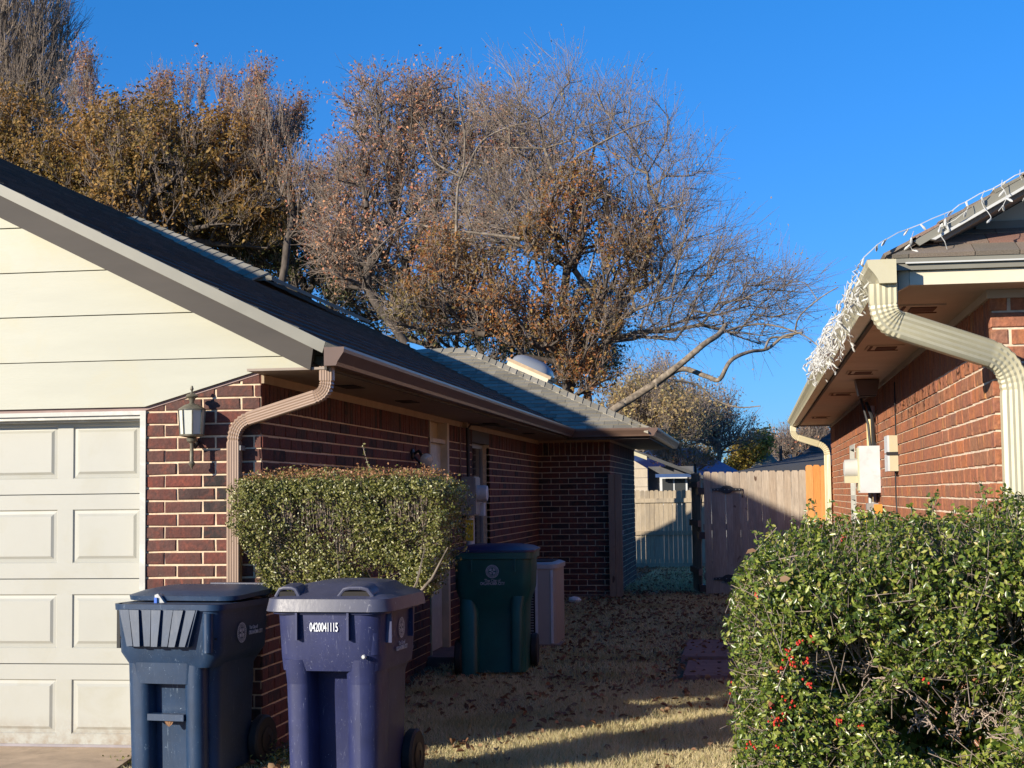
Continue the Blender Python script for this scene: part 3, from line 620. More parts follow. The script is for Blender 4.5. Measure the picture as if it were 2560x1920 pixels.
HM().box(4.4, 4.5, YF, YB, -.2, 2.6).obj('rear_wall', M['mortar_r'], RH)
HM().box(XW + .05, 4.4, YB - .1, YB, -.2, 2.6).obj('far_wall', M['mortar_r'], RH)
# soffit with boards, vents
for i, (a, c) in enumerate([(7.36, 9.4), (9.412, 11.72), (11.732, 14.09), (14.102, 16.89), (16.902, 19.19), (19.202, 21.4), (21.412, 23.2)]):
    HM().box(.69, XW + .02, a, c, 2.545, 2.56).obj('soffit_board', M['soffit'], RH)
HM().box(XW + .021, 3.6, 7.36, YF, 2.5455, 2.56).obj('soffit_board', M['soffit'], RH)
HM().box(.70, 4.4, 7.37, 23.2, 2.565, 2.575).obj('dark_seam_backing', M['dark'], RH)  # dark sheet above the boards, stands in for shade in the soffit seams
for y in (8.13, 10.35, 12.5, 15.3, 20.1):
    v_ = HM(); v_.box(.77, 1.0, y, y + .34, 2.537, 2.5445)
    vo = v_.obj('soffit_vent', M['soffit'], RH)
    m0 = MB(); m0.box(.785 - 4, .80 - 4, y + .015 - 15, y + .325 - 15, 2.532, 2.5375); m0.box(.80 - 4, .985 - 4, y + .305 - 15, y + .325 - 15, 2.532, 2.5375); m0.box(.83 - 4, .96 - 4, y + .06 - 15, y + .25 - 15, 2.532, 2.5375)
    m0.obj('vent_opening', pm('dark_red_vent_' + str(int(y)), (.10, .035, .02), .8), vo)  # dark reddish slot and edge strips
b = HM(); b.box(XW - .022, XW + .0, YF + .0, YB, 2.505, 2.5445); b.box(XW - .022, 3.4, YF - .022, YF - .002, 2.505, 2.5445); b.obj('frieze_board', M['soffit'], RH)
b = HM(); b.box(.669, .69, 7.345, 23.2, 2.52, 2.655); b.obj('fascia', M['fascia'], RH)
HM().box(.74, 3.6, 7.33, 7.355, 2.541, 2.605).obj('front_fascia', M['cream_wood'], RH)
HM().hexa([(.69, 7.36, 2.52), (.738, 7.33, 2.541), (.738, 7.42, 2.541), (.69, 7.42, 2.52), (.69, 7.36, 2.655), (.738, 7.33, 2.605), (.738, 7.42, 2.605), (.69, 7.42, 2.655)]).obj('fascia_return', M['cream_wood'], RH)
b = HM(); b.box(.675, 3.6, 7.305, 7.355, 2.608, 2.636); b.box(.675, 3.6, 7.295, 7.355, 2.640, 2.668); b.obj('drip_edge', M['drip'], RH)
HM().box(.72, 3.6, 7.285, 7.296, 2.635, 2.642).obj('drip_lip', M['white'], RH)
# side gutter (outer face towards -x)
gutter(RH, 'gutter', (.668, 7.18, 2.535), (.668, 23.25, 2.535), (-1, 0, 0), M['cream'], w=.128, h=.11)
HM().box(XW - 1, XW + .02, 23.2, 23.215, 2.4, 2.6).obj('end_fascia', M['dark'], RH) if False else None
# main roof slab
def rf(x): return 2.70 + .55 * (x - .66)
HM().prism([(.64, rf(.64)), (.64, rf(.64) - .03), (4.6, rf(4.6) - .03), (8.6, 2.66), (8.6, 2.69), (4.6, rf(4.6))], 'y', 7.35, 23.3).obj('roof', M['shingle_r'], RH)
b = HM(); s_ = math.sqrt(1 + .55 ** 2)
shingle_rows(b, (.63, 7.33, rf(.63) + .001), (0, 1, 0), (1 / s_, 0, .55 / s_), (-.55 / s_, 0, 1 / s_), 16, 4.3, th=.004, jit=.001); b.obj('roof_shingles', M['shingle_r'], RH, kind='stuff')
HM().prism([(.76, rf(.76) - .008), (.79, rf(.79) - .048), (4.6, rf(4.6) - .048), (4.6, rf(4.6) - .008)], 'y', 7.33, 7.36).obj('rake_fascia', M['drip'], RH)
HM().prism([(.84, rf(.84) - .05), (.86, rf(.86) - .064), (4.6, rf(4.6) - .064), (4.6, rf(4.6) - .05)], 'y', 7.315, 7.36).obj('rake_lip', M['white'], RH)
HM().prism([(.86, rf(.86) - .065), (.90, rf(.90) - .085), (4.6, rf(4.6) - .085), (4.6, rf(4.6) - .065)], 'y', 7.36, YF).obj('rake_soffit', M['soffit_l'], RH)
for i, (a, c) in enumerate([(2.80, 3.10), (3.106, 3.4), (3.406, 3.7)]):
    gxr = lambda z: .66 + (z - 2.70 + .09) / .55
    HM().prism([(gxr(a), a), (4.6, a), (4.6, c), (gxr(c), c)], 'y', YF - .03 + .001 * i, YF + .05).obj('siding_board', M['siding'], RH)
# pent roof across the front
PA = math.atan2(.18, .36); cp, sp_ = math.cos(PA), math.sin(PA)
keep = []
def pclip(a, c, v0, v1):
    def lo(v): return v * cp * .9
    return (max(a, lo(v0)), max(c, lo(v0) + .05), max(a, lo(v1)), max(c, lo(v1) + .05)) if c > lo(v0) + .04 else None
shingle_rows(None, (.66, 7.285, 2.672), (1, 0, 0), (0, cp, sp_), (0, -sp_, cp), 2.2, .43, clip=pclip, tab=(.16, .3), keep=keep, th=.003, expo=.14)
b = HM(); b.hexa([(.66, 7.30, 2.64), (3.6, 7.30, 2.64), (3.6, YF + .02, 2.82), (1.02, YF + .02, 2.82), (.66, 7.30, 2.668), (3.6, 7.30, 2.668), (3.6, YF + .02, 2.848), (1.02, YF + .02, 2.848)]); pr_ = b.obj('pent_roof', M['shingle_r'], RH)
for p in keep:
    o = Vector(p[0]); MB().hexa([tuple(Vector(q) - o) for q in p]).obj('shingle', M['shingle_r'], pr_, loc=o + Rl)
HM().hexa([(1.08, YF - .06, 2.82), (3.6, YF - .06, 2.82), (3.6, YF - .032, 2.82), (1.08, YF - .032, 2.82), (1.08, YF - .045, 2.87), (3.6, YF - .045, 2.87), (3.6, YF - .034, 2.87), (1.08, YF - .034, 2.87)]).obj('joint_strip', M['drip'], RH)  # grey strip along the joint of pent roof and gable siding
# downspouts
rectsweep([(.612, 7.255, 2.54), (.612, 7.265, 2.375), (1.225, 7.55, 2.195), (1.225, 7.57, -.05)], (.125, .085), (0, -1, 0), 4, M['cream'], RH, rb=.15, crimp=.0022, fl=.004)
rectsweep([(.605, 22.75, 2.54), (.605, 22.75, 2.39), (1.075, 22.75, 2.235), (1.075, 22.75, .05)], (.09, .07), (0, -1, 0), 4, M['cream'], RH, rb=.13)
b = HM(); b.box(1.17, 1.285, 7.535, 7.64, 1.86, 1.885); b.obj('downspout_strap', M['cream'], RH)
# window in the side wall
b = HM(); y0, y1 = 17.7, 18.55
for q in ((y0, y0 + .05, .95, 2.12), (y1 - .05, y1, .95, 2.12), (y0 + .05, y1 - .05, .95, 1.0), (y0 + .05, y1 - .05, 2.07, 2.12), (y0 + .05, y1 - .05, 1.5, 1.55)): b.box(XW - .015, XW + .06, *q)
wo_ = b.obj('window', M['trim'], RH)
m0 = MB().box(XW + .03 - 4, XW + .04 - 4, y0 + .05 - 15, y1 - .05 - 15, 1.0, 2.07); m0.obj('window_pane', M['glass'], wo_)
HM().box(XW + .12, XW + .2, 17.2, 19, .5, 2.4).obj('room_backing', M['dark'], RH)
# ------------------------------------------------------------------ utilities on the right wall
mt = thing('electric_meter', 'pale grey electric meter box with round cream meter and cables on the sunlit orange wall', 'meter', (XW, 14.3, 1.6))
b = MB(); b.box(-.19, -.01, -.0, .26, -.02, .40); b.obj('meter_box', M['grey_light'], mt)
MB().box(-.205, -.19, .02, .25, .0, .385).obj('box_cover', M['cream'], mt)
MB().lathe([(.085, 0), (.085, -.06), (.08, -.11), (.05, -.12)], 20, (-.205, .13, .2), ax='x').obj('meter_dial', M['white'], mt, smooth=True)
MB().box(-.32, -.205, .07, .19, .07, .13).obj('meter_base', M['cream'], mt)
b = MB(); b.tube([(-.05, .14, .40), (-.06, .1, .66), (-.1, .2, .80)], [.022, .018, .014], 7); b.tube([(-.08, .16, .40), (-.09, .2, .60), (-.14, .3, .84)], .012, 6); b.tube([(-.03, .1, .4), (-.05, .22, .55), (-.02, .05, .72)], .006, 5); b.obj('cables', M['cable'], mt, smooth=True)
b = MB(); b.tube([(-.08, .3, -.3), (-.08, .32, .0), (-.1, .36, .2)], .02, 8); b.obj('cover_pipe', M['grey_metal'], mt, smooth=True)
MB().tube([(-.05, .52, -1.5), (-.05, .52, .66)], .035, 10).obj('conduit', pm('yellow_cream_conduit', (.75, .6, .32), .5), mt, smooth=True)
MB().tube([(-.03, .38, -1.4), (-.03, .38, .78)], .02, 8).obj('thin_conduit', pm('mauve_grey_conduit', (.45, .33, .32), .5), mt, smooth=True)
tb = thing('telephone_box', 'small cream junction box with split cover beside the meter on the sunlit wall', 'junction box', (XW, 12.55, 1.75))
MB().box(-.075, -.01, 0, .30, .0, .28).obj('box_body', M['cream'], tb); b = MB(); b.box(-.09, -.075, .0, .29, .0, .135); b.box(-.09, -.075, .0, .29, .145, .28); b.obj('box_cover', M['grey_light'], tb)
b = MB(); b.box(-.1, -.0, -.01, .0, .125, .15); b.tube([(-.03, .05, 0), (-.03, .06, -.2), (-.02, .04, -.6)], .006, 5); b.tube([(-.02, .02, .28), (-.02, .02, .7)], .006, 5); b.obj('latch_wire', M['black'], tb)
gb = thing('service_tags', 'orange and yellow plastic tags hanging under the meter box behind the shrub', 'tags', (XW, 14.0, 1.45))
b = MB(); b.tube([(-.1, .0, .05), (-.1, .02, -.6)], .02, 8); b.box(-.16, -.06, -.03, .08, -.02, .04); b.obj('regulator', M['grey_metal'], gb, smooth=True)
MB().box(-.10, -.03, -.05, .0, -.05, .03).obj('orange_tag', M['orange'], gb)
b = MB(); b.box(-.2, -.1, .1, .16, -.2, -.08); b.box(-.17, -.1, .1, .16, -.33, -.24); b.obj('yellow_tag', M['yellow'], gb)
MB().box(-.16, -.05, .06, .1, -.3, -.1).obj('white_tag', M['paper'], gb); MB().box(-.22, -.15, .3, .34, -.42, -.2).obj('white_tag', M['paper'], gb)
sb = thing('soffit_light', 'brown box light fixture under the right eave soffit', 'lamp', (.99, 13.6, 2.538))
b = MB(); b.prism([(-.1, 0), (.1, 0), (.075, -.13), (-.075, -.13)], 'y', -.1, .1); b.obj('housing', M['gut_l'], sb); MB().box(-.07, .07, -.09, .09, -.137, -.131).obj('lens', M['dark'], sb)
# ------------------------------------------------------------------ icicle lights
il = thing('icicle_lights', 'tangled string of white icicle lights hanging along the right roof edge', 'string lights', (0, 0, 0))
wires = MB(); BL_ = []
bulb = MB(); bulb.lathe([(.003, 0), (.005, -.003), (.005, -.016), (.0062, -.019), (.0058, -.029), (.002, -.038)], 7); bulbm = bulb.mesh('bulb', M['white'], smooth=True)
def strand(pts, rad=.0018):
    wires.tube(pts, rad, 4, cap=False)
def wob(a, b_, n, amp):
    a, b_ = Vector(a), Vector(b_); return [a.lerp(b_, t / n) + Vector([random.uniform(-amp, amp) for _ in range(3)]) * (1 if 0 < t < n else .3) for t in range(n + 1)]
main = [(1.7, 7.4, 3.30), (1.33, 7.4, 3.09), (1.14, 7.4, 2.99), (1.01, 7.39, 2.93), (.95, 7.38, 2.89), (.74, 7.32, 2.80), (.635, 7.27, 2.75), (.59, 7.25, 2.72), (.53, 7.25, 2.665), (.52, 7.5, 2.655), (.52, 8.3, 2.655), (.52, 10.9, 2.655), (.52, 14.5, 2.655)]
for i in range(len(main) - 1):
    L = (Vector(main[i + 1]) - Vector(main[i])).length; p = wob(main[i], main[i + 1], max(2, int(L / .05)), .006 if i < 9 else .012)
    strand(p, .0028)
    if i < 9:
        for q in p[::3]: BL_.append((q, (random.uniform(-1, 1), random.uniform(-1, 1), random.uniform(-3, 3))))
def drop(p, L, sp=.02):
    q = Vector(p); pts = [q.copy()]; d = Vector((random.uniform(-.4, .4), random.uniform(-.6, .6), -1))
    while L > 0:
        s = random.uniform(.02, .04); d = (d + Vector((random.uniform(-.9, .9), random.uniform(-.9, .9), random.uniform(-.7, .1)))).normalized(); d.z = min(d.z, .2); q = q + d * s; L -= s; pts.append(q.copy())
        if random.random() < .5: BL_.append((q.copy(), (random.uniform(-1.2, 1.2), random.uniform(-1.2, 1.2), random.uniform(-3, 3))))
    strand(pts)
for x in (.76, .90, 1.0, 1.08, 1.16, 1.24, 1.30): drop((x, 7.29, rf(x) + .03), random.uniform(.12, .24))
for i in range(95):
    t = random.random() ** .8; y = 7.4 + t * 4.9; sz = .10 + .24 * math.exp(-((y - 10.2) / 1.4) ** 2) * random.random()
    drop((.522 + random.uniform(-.03, .01), y, 2.655 + random.uniform(-.05, .03)), sz)
for i in range(10): drop((.52, 12 + random.random() * 1.5, 2.64), .16)
wires.obj('wire', M['white'], il)
random.shuffle(BL_); BL_.sort(key=lambda q: q[0].y)
for i, (p, r) in enumerate(BL_[:300]): link('bulb', bulbm, il, loc=p, rot=r)
rest = MB()
for p, r in BL_[300:]:
    R = Matrix.Rotation(r[0], 3, 'X') @ Matrix.Rotation(r[1], 3, 'Y'); rest.add([tuple(p + R @ Vector(v)) for v in bulb.v[:]], bulb.f)
if rest.v: rest.obj('small_bulbs', M['white'], il, kind='stuff')
# ================================================================== FENCES
def picket(w, h, ear=.02, t=.016):
    b = MB(); b.prism([(0, 0), (w, 0), (w, h - ear * 1.2), (w - ear, h), (ear, h), (0, h - ear * 1.2)], 'y', 0, t); return b
def fence_thing(name, label, cat, A, Bp, z0, tops, mats, pitch=.104, w=.1032, rails=(), back=False, group=None, railmat='post'):
    A, Bp = Vector((*A, 0)), Vector((*Bp, 0)); d = (Bp - A); L = d.length; rz = math.atan2(d.y, d.x)
    t = thing(name, label, cat, (A.x, A.y, z0), rz, group); n = int(round(L / pitch)); cache = {}
    for i in range(n):
        h = tops(i, n) - z0; mt_ = mats(i, n); j = random.uniform(-.006, .006); key = (round(h, 2), mt_.name)
        if key not in cache: cache[key] = picket(w, h).mesh('picket', mt_)
        link('picket', cache[key], t, loc=(i * pitch, random.uniform(-.003, .003), j), rot=(0, random.uniform(-.003, .003), 0))
    for rz_ in rails:
        y = (-.04, -.002) if back else (.02, .058)
        MB().box(-.02, L + .02, y[0], y[1], rz_ - z0 - .045, rz_ - z0 + .045).obj('rail', M[railmat], t)
    return t
fence_thing('picket_fence', 'sunlit cedar picket fence with three orange new pickets beside the far downspout', 'fence', (-.69, 22.85), (1.14, 22.85), .09, lambda i, n: 1.90 + .02 * i / n + (.055 if i >= n - 4 else 0) + random.uniform(-.004, .004), lambda i, n: M['picket_new'] if i >= n - 4 else M['picket'], rails=(.4, 1.1, 1.7))
gt = fence_thing('gate_leaf', 'open wooden gate leaf standing in shade with black metal brackets', 'gate', (-.73, 22.88), (-.90, 24.1), .14, lambda i, n: 1.89, lambda i, n: M['picket_old'], rails=(.45, 1.15, 1.72))
for z, lab in ((1.62, 0), (.98, 0), (.22, 0)):
    MB().box(-.06, .22, -.035, .05, z - .14 - .05, z - .14 + .05).obj('bracket', M['black'], gt)
MB().tube([(.1, -.03, 1.5), (1.2, -.04, .25)], .008, 6).obj('brace_cable', M['black'], gt)
MB().tube([(1.2, -.05, -.06), (1.2, -.05, 1.9)], .02, 6).obj('gate_frame', M['black'], gt)
def hinge(z, lab):
    t = thing('strap_hinge', lab, 'hinge', (-.57, 22.835, z)); b = MB(); b.prism([(0, -.015), (.12, -.02), (.16, -.05), (.21, -.06), (.26, -.05), (.30, -.02), (.42, -.015), (.42, .015), (.30, .02), (.26, .05), (.21, .06), (.16, .05), (.12, .02), (0, .015)], 'y', -.014, 0); b.obj('strap', M['black'], t)
    b = MB()
    for x in (.03, .08, .18, .24, .34, .39): b.lathe([(.008, -.018), (.008, -.014)], 8, (x, 0, 0), ax='y')
    b.obj('bolt', M['grey_metal'], t); MB().tube([(.42, -.01, .015), (.435, -.012, -.12)], .007, 6).obj('latch_rod', M['black'], t)
hinge(1.64, 'upper black ornamental strap hinge on the cedar fence'); hinge(.36, 'lower black ornamental strap hinge near the fence foot')
ps = thing('gate_post', 'brown wooden gate post fixed to the dark brick corner', 'post', (-2.03, 22.31, .14))
MB().box(0, .088, -.02, .07, 0, 1.74).obj('plank', M['post'], ps); MB().box(.092, .185, -.01, .08, 0, 1.735).obj('plank', M['post'], ps)
b = MB(); b.box(.186, .205, -.0, .03, .88, .94); b.obj('latch', M['grey_metal'], ps)
fence_thing('back_fence', 'weathered grey fence with horizontal rails beyond the open gate', 'fence', (-3.2, 34), (-.9, 34), -.02, lambda i, n: 1.66 + random.uniform(-.008, .01), lambda i, n: M['picket_old'], pitch=.10, w=.094, rails=(.05, .74, 1.44), back=True, railmat='picket_old')
# ================================================================== NEIGHBOURS BEHIND
nb = thing('neighbor_shed', 'tan lap sided outbuilding with dark roof just above the back fence', 'shed', (-3.5, 38, 0))
for k in range(12): MB().hexa([(-2, -.02, k * .22), (1.0 - max(0, (k - 10)) * .3, -.02, k * .22), (1.0 - max(0, (k - 10)) * .3, .1, k * .22), (-2, .1, k * .22), (-2, .0, k * .22 + .215), (1.0 - max(0, k - 9) * .35, .0, k * .22 + .215), (1.0 - max(0, k - 9) * .35, .1, k * .22 + .215), (-2, .1, k * .22 + .215)]).obj('lap_board', M['lap'], nb)
MB().prism([(-2.2, 3.82), (-2.2, 3.72), (2.35, 1.93), (2.35, 2.01)], 'y', -.35, 5).obj('roof', M['shingle_d'], nb)
MB().prism([(-2, 2.645), (.98, 2.645), (.6, 2.68), (-2, 3.66)], 'y', -.01, .1).obj('gable_board', M['lap'], nb)
MB().box(1.0, 2.1, .3, 4, 0, 2.25).obj('side_wall', pm('blue_grey_wall', (.10, .10, .11), .7), nb)
MB().prism([(-.1, 2.93), (1.02, 2.49), (1.02, 2.4), (-.1, 2.84)], 'y', -.40, -.36).obj('barge_board', M['cream'], nb)
b = MB(); b.box(1.28, 1.95, .26, .3, 1.3, 2.0); nw = b.obj('window', M['grey_light'], nb); MB().box(1.34, 1.6, .25, .259, 1.35, 1.95).obj('window_pane', M['glass'], nw); MB().box(1.64, 1.9, .25, .259, 1.35, 1.95).obj('window_pane', M['glass'], nw)
MB().box(1.2, 2.3, -.1, .0, 1.98, 2.06).obj('awning', M['metal_blue'], nb)
def hiproof_house(name, label, x0, x1, y0, y1, ze, zr, ridge, mat, wallmat, zb=0):
    t = thing(name, label, 'house', ((x0 + x1) / 2, (y0 + y1) / 2, 0)); ox, oy = (x0 + x1) / 2, (y0 + y1) / 2
    rx0, rx1 = ridge; ym = (y0 + y1) / 2
    v = [(x0, y0, ze), (x1, y0, ze), (x1, y1, ze), (x0, y1, ze), (rx0, ym, zr), (rx1, ym, zr)]
    MB().add([(a - ox, b_ - oy, c) for a, b_, c in v], [(0, 1, 5, 4), (1, 2, 5), (2, 3, 4, 5), (3, 0, 4), (3, 2, 1, 0)]).obj('roof', mat, t)
    MB().box(x0 + .4 - ox, x1 - .4 - ox, y0 + .4 - oy, y1 - .4 - oy, 0, ze + .02).obj('wall', wallmat, t)
    return t, ox, oy
t1, ox, oy = hiproof_house('far_house', 'far house with large tan hip roof on the horizon', -1.3, 6.5, 88, 97, 2.7, 4.75, (.25, 5.2), M['shingle_t'], M['lap'])
MB().hexa([(1.6 - ox, 88.0 - oy + 2.5, 3.9), (1.7 - ox, 90.4 - oy, 3.9), (2.25 - ox, 88.7 - oy, 3.1), (2.15 - ox, 88.7 - oy, 3.1), (1.5 - ox, 92.2 - oy, 4.72), (1.58 - ox, 92.2 - oy, 4.72), (2.25 - ox, 89.3 - oy, 3.3), (2.15 - ox, 89.3 - oy, 3.3)]).obj('joint_strip', M['white'], t1) if False else None
t2, ox, oy = hiproof_house('far_house', 'small tan hipped roof in front of the far large roof', -.35, 1.75, 70, 76, 2.35, 3.5, (.68, .72), M['shingle_t'], M['lap'])
MB().box(.35 - ox, .55 - ox, 72.4 - oy, 72.8 - oy, 3.0, 3.75).obj('chimney', M['cream'], t2)
hiproof_house('blue_roof_house', 'house with glossy blue roof behind the cedar fence', -6.2, .0, 56, 66, 2.1, 3.35, (-3.8, -2.2), M['metal_blue'], M['grey_metal'])
nh = thing('dark_roof_house', 'house with dark shaded roof rising behind the sunlit fence', 'house', (2, 36, 0))
b = MB(); 
b.add([(-2.8, -4, 1.85), (2.5, -4, 1.98), (6, -4, 2.1), (6, 6, 4.9), (.2, 2.5, 3.35), (-1.5, .3, 2.45)], [(0, 1, 2, 3, 4, 5)])
b = MB(); b.hexa([(-2.9, -3.5, 1.80), (5, -3.5, 1.86), (5, 1, 2.6), (-.9, .2, 2.35), (-2.9, -3.5, 1.88), (5, -3.5, 1.94), (5, 1, 3.0), (-.9, .2, 2.42)]); b.obj('lower_roof', M['shingle_d'], nh)
b = MB(); st_ = []
shingle_rows(b, (-1.2, -.2, 2.22), (1, 0, 0), (0, .9, .436), (0, -.436, .9), 6, 4.2, clip=lambda a, c, v0, v1: (max(a, v0 * .62), max(c, v0 * .62 + .05), max(a, v1 * .62), max(c, v1 * .62 + .05)) if c > v0 * .62 + .04 else None, tab=(.25, .4)); b.obj('upper_roof', M['shingle_d'], nh, kind='stuff')
MB().box(-.8, 5, .3, 4, 0, 2.3).obj('wall', M['grey_metal'], nh); MB().tube([(-1.35 + .0, -.8, 2.2), (-1.35, -.8, 2.62)], .035, 8).obj('vent_pipe', M['black'], nh)
# ================================================================== CARTS
def rrect(hw, y0, y1, r, z, n=5, sx=0.0):
    r = min(r, hw - .001, (y1 - y0) / 2 - .001); pts = []
    for cx_, cy_, a0 in ((hw - r, y0 + r, -PI / 2), (hw - r, y1 - r, 0), (-hw + r, y1 - r, PI / 2), (-hw + r, y0 + r, PI)):
        for k in range(n): a = a0 + PI / 2 * k / (n - 1); pts.append((cx_ + r * math.cos(a) + sx, cy_ + r * math.sin(a), z))
    return pts
_tx = {}
def textmesh(txt, size, ext=.0008, sx=1.0, bold=0):
    cu = bpy.data.curves.new('text', 'FONT'); cu.body = txt; cu.size = size; cu.extrude = ext; cu.align_x = 'CENTER'; cu.align_y = 'CENTER'; cu.offset = bold; cu.resolution_u = 4
    o = bpy.data.objects.new('text', cu); COL.objects.link(o); dg = bpy.context.evaluated_depsgraph_get(); me = bpy.data.meshes.new_from_object(o.evaluated_get(dg)); bpy.data.objects.remove(o)
    me.transform(Matrix.Diagonal((sx, 1, 1, 1))); return me
def label_text(parent, name, txt, size, loc, rot, mat, sx=1.0, bold=0):
    me = textmesh(txt, size, .0008, sx, bold); me.materials.clear(); me.materials.append(mat); return link(name, me, parent, loc=loc, rot=rot)
def seal(parent, loc, rot, r, mat, mat2):
    """round city emblem: ring, inner ring of marks and a centre device, flat on the plastic"""
    b = MB()
    def ring(r0, r1, n=40, z=0.0, a0=0, a1=2 * PI):
        v = []; 
        for k in range(n + 1):
            a = a0 + (a1 - a0) * k / n; v += [(r0 * math.cos(a), r0 * math.sin(a), z), (r1 * math.cos(a), r1 * math.sin(a), z)]
        b.add(v, [(2 * k, 2 * k + 1, 2 * k + 3, 2 * k + 2) for k in range(n)])
    ring(.90 * r, r); ring(.60 * r, .65 * r)
    for k in range(26): ring(.69 * r, .86 * r, 1, 0, 2 * PI * k / 26, 2 * PI * (k + .58) / 26)
    for k in range(4): ring(.20 * r, .52 * r, 5, 0, PI / 2 * k + .25, PI / 2 * k + 1.3)
    ring(0, .13 * r, 14)
    return b.obj('emblem', mat, parent, loc=loc, rot=rot)
def cart(name, label, loc, rz, mats, H_=1.0, W=.60, D=.70, style='slot', lid='closed', group='wheeled rubbish carts', lidmat=None):
    t = thing(name, label, 'trash cart', loc, rz, group); hw = W / 2; bm_, lm = mats
    yb = D / 2; yf = -D / 2; zsd = .70 * H_
    b = MB()
    lo = hw * .80; up = hw * .985
    if style == 'slot':
        # core set back behind the front pillars
        b.loft([rrect(lo * .96, yf + .21, yb - .10, .05, .03), rrect(lo, yf + .18, yb - .06, .06, zsd - .08), rrect(up * .95, yf + .11, yb - .02, .06, zsd + .05)])
        # pillars
        for x0, x1, rr in ((-.80, -.36, .05), (.24, .86, .12)):
            c0 = (x0 + x1) / 2 * hw; h0 = (x1 - x0) / 2 * hw
            b.loft([rrect(h0 * .93, yf + .055, yf + .30, rr, .02, sx=c0 * .97), rrect(h0, yf + .03, yf + .32, rr, zsd - .10, sx=c0)])
            b.loft([rrect(h0, yf + .03, yf + .32, rr, zsd - .10, sx=c0), rrect(h0 * 1.05, yf + .012, yf + .32, rr, zsd + .03, sx=c0 * 1.03)])
        b.loft([rrect(hw * .90, yf + .035, yb - .02, .08, zsd - .03), rrect(hw * .955, yf + .012, yb - .005, .13, zsd + .05), rrect(up, yf + .0, yb, .12, H_)])
    else:
        b.loft([rrect(lo * .94, yf + .15, yb - .10, .05, .03), rrect(lo * .98, yf + .13, yb - .06, .06, zsd - .08), rrect(up * .93, yf + .10, yb - .02, .06, zsd + .02)])
        for x0, x1, rr in ((-.80, -.38, .05), (.26, .62, .05)):
            c0 = (x0 + x1) / 2 * hw; h0 = (x1 - x0) / 2 * hw
            b.loft([rrect(h0 * .95, yf + .06, yf + .30, rr, .02, sx=c0 * .98), rrect(h0, yf + .035, yf + .32, rr, zsd - .02, sx=c0)])
        b.box(-.40 * hw, .28 * hw, yf + .045, yf + .10, .335, .372); b.loft([rrect(hw * .55, yf + .04, yf + .3, .04, .545, sx=-.04), rrect(hw * .6, yf + .03, yf + .3, .04, zsd, sx=-.04)])
        b.loft([rrect(hw * .80, yf + .04, yb - .03, .07, zsd - .06), rrect(hw * .955, yf + .015, yb - .01, .08, zsd + .02), rrect(up, yf + .0, yb, .08, H_)])
    b.obj('body', bm_, t, smooth=32)
    b = MB()
    if style == 'slot':
        for x in (-.52, .40): MB().box(x * hw - .006, x * hw + .006, yf - .028, yf + .05, H_ - .17, H_ - .001).obj('gusset', bm_, t)
        for x in (-.25, .15): MB().box(up - .02, up + .02, x - .008, x + .008, H_ - .19, H_ - .001).obj('gusset', bm_, t)
        MB().lathe([(.012, 0), (.012, -.012), (.008, -.018)], 10, (.66 * hw, yf + .006, zsd + .05), ax='y').obj('rivet', M['white'], t, smooth=True)
    # rim
    b = MB(); o_ = rrect(hw + .012, yf - .012, yb + .012, .09, H_ - .035); o2 = rrect(hw + .014, yf - .014, yb + .014, .09, H_); i2 = rrect(hw - .02, yf + .02, yb - .02, .07, H_); i1 = rrect(hw - .03, yf + .03, yb - .03, .06, H_ - .25)
    b.loft([rrect(up - .01, yf + .01, yb - .01, .08, H_ - .035), o_, o2, i2, i1], cap=(lid == 'closed')); b.obj('rim', bm_, t, smooth=40)
    if style == 'rib':
        b = MB(); q = [(-.80, .165), (-.70, .135)]
        # fluted apron, trapezoid, standing proud of the body
        n = 7; zt, zb = H_ - .03, H_ - .235
        for k in range(n):
            a0, a1 = -.82 + 1.46 * k / n, -.82 + 1.46 * (k + 1) / n; c0, c1 = -.66 + 1.14 * k / n, -.66 + 1.14 * (k + 1) / n; pr = .045 if k % 2 == 0 else .062
            g = .006 if k % 2 == 0 else .004
            b.hexa([(c0 * hw + g, yf - pr, zb), (c1 * hw - .012, yf - pr, zb), (c1 * hw - .012, yf + .02, zb), (c0 * hw, yf + .02, zb), (a0 * hw + g, yf - pr * .75, zt), (a1 * hw - .006, yf - pr * .75, zt), (a1 * hw - .006, yf + .02, zt), (a0 * hw, yf + .02, zt)])
        b.hexa([(-.67 * hw, yf - .03, zb - .004), (.48 * hw, yf - .03, zb - .004), (.48 * hw, yf + .02, zb - .004), (-.67 * hw, yf + .02, zb - .004), (-.82 * hw, yf - .03, zt), (.65 * hw, yf - .03, zt), (.65 * hw, yf + .02, zt), (-.82 * hw, yf + .02, zt)])
        b.obj('front_grip', bm_, t)
        MB().tube([(.80 * hw, yf + .0, H_ - .05), (.80 * hw, yf + .0, H_ - .27)], [.03, .028], 12).obj('corner_post', bm_, t, smooth=True)
        MB().box(-hw - .012, -hw + .01, yf + .07, yf + .10, zsd + .04, H_ - .04).obj('corner_strip', M['rubber'], t)
    # wheels
    for sgn in (-1, 1):
        w_ = MB(); w_.lathe([(.06, -.03), (.135, -.032), (.148, -.02), (.148, .02), (.135, .032), (.06, .03)], 28, ax='x'); wh = w_.obj('wheel', M['rubber'], t, smooth=30, loc=(sgn * (hw * .86 + .0), yb - .04, .148))
        MB().lathe([(.075, -.036), (.03, -.04), (.03, .04), (.075, .036)], 16, ax='x').obj('hub', M['black'], wh, smooth=True)
    MB().tube([(-hw * .85, yb - .04, .148), (hw * .85, yb - .04, .148)], .012, 8).obj('axle', M['grey_metal'], t)
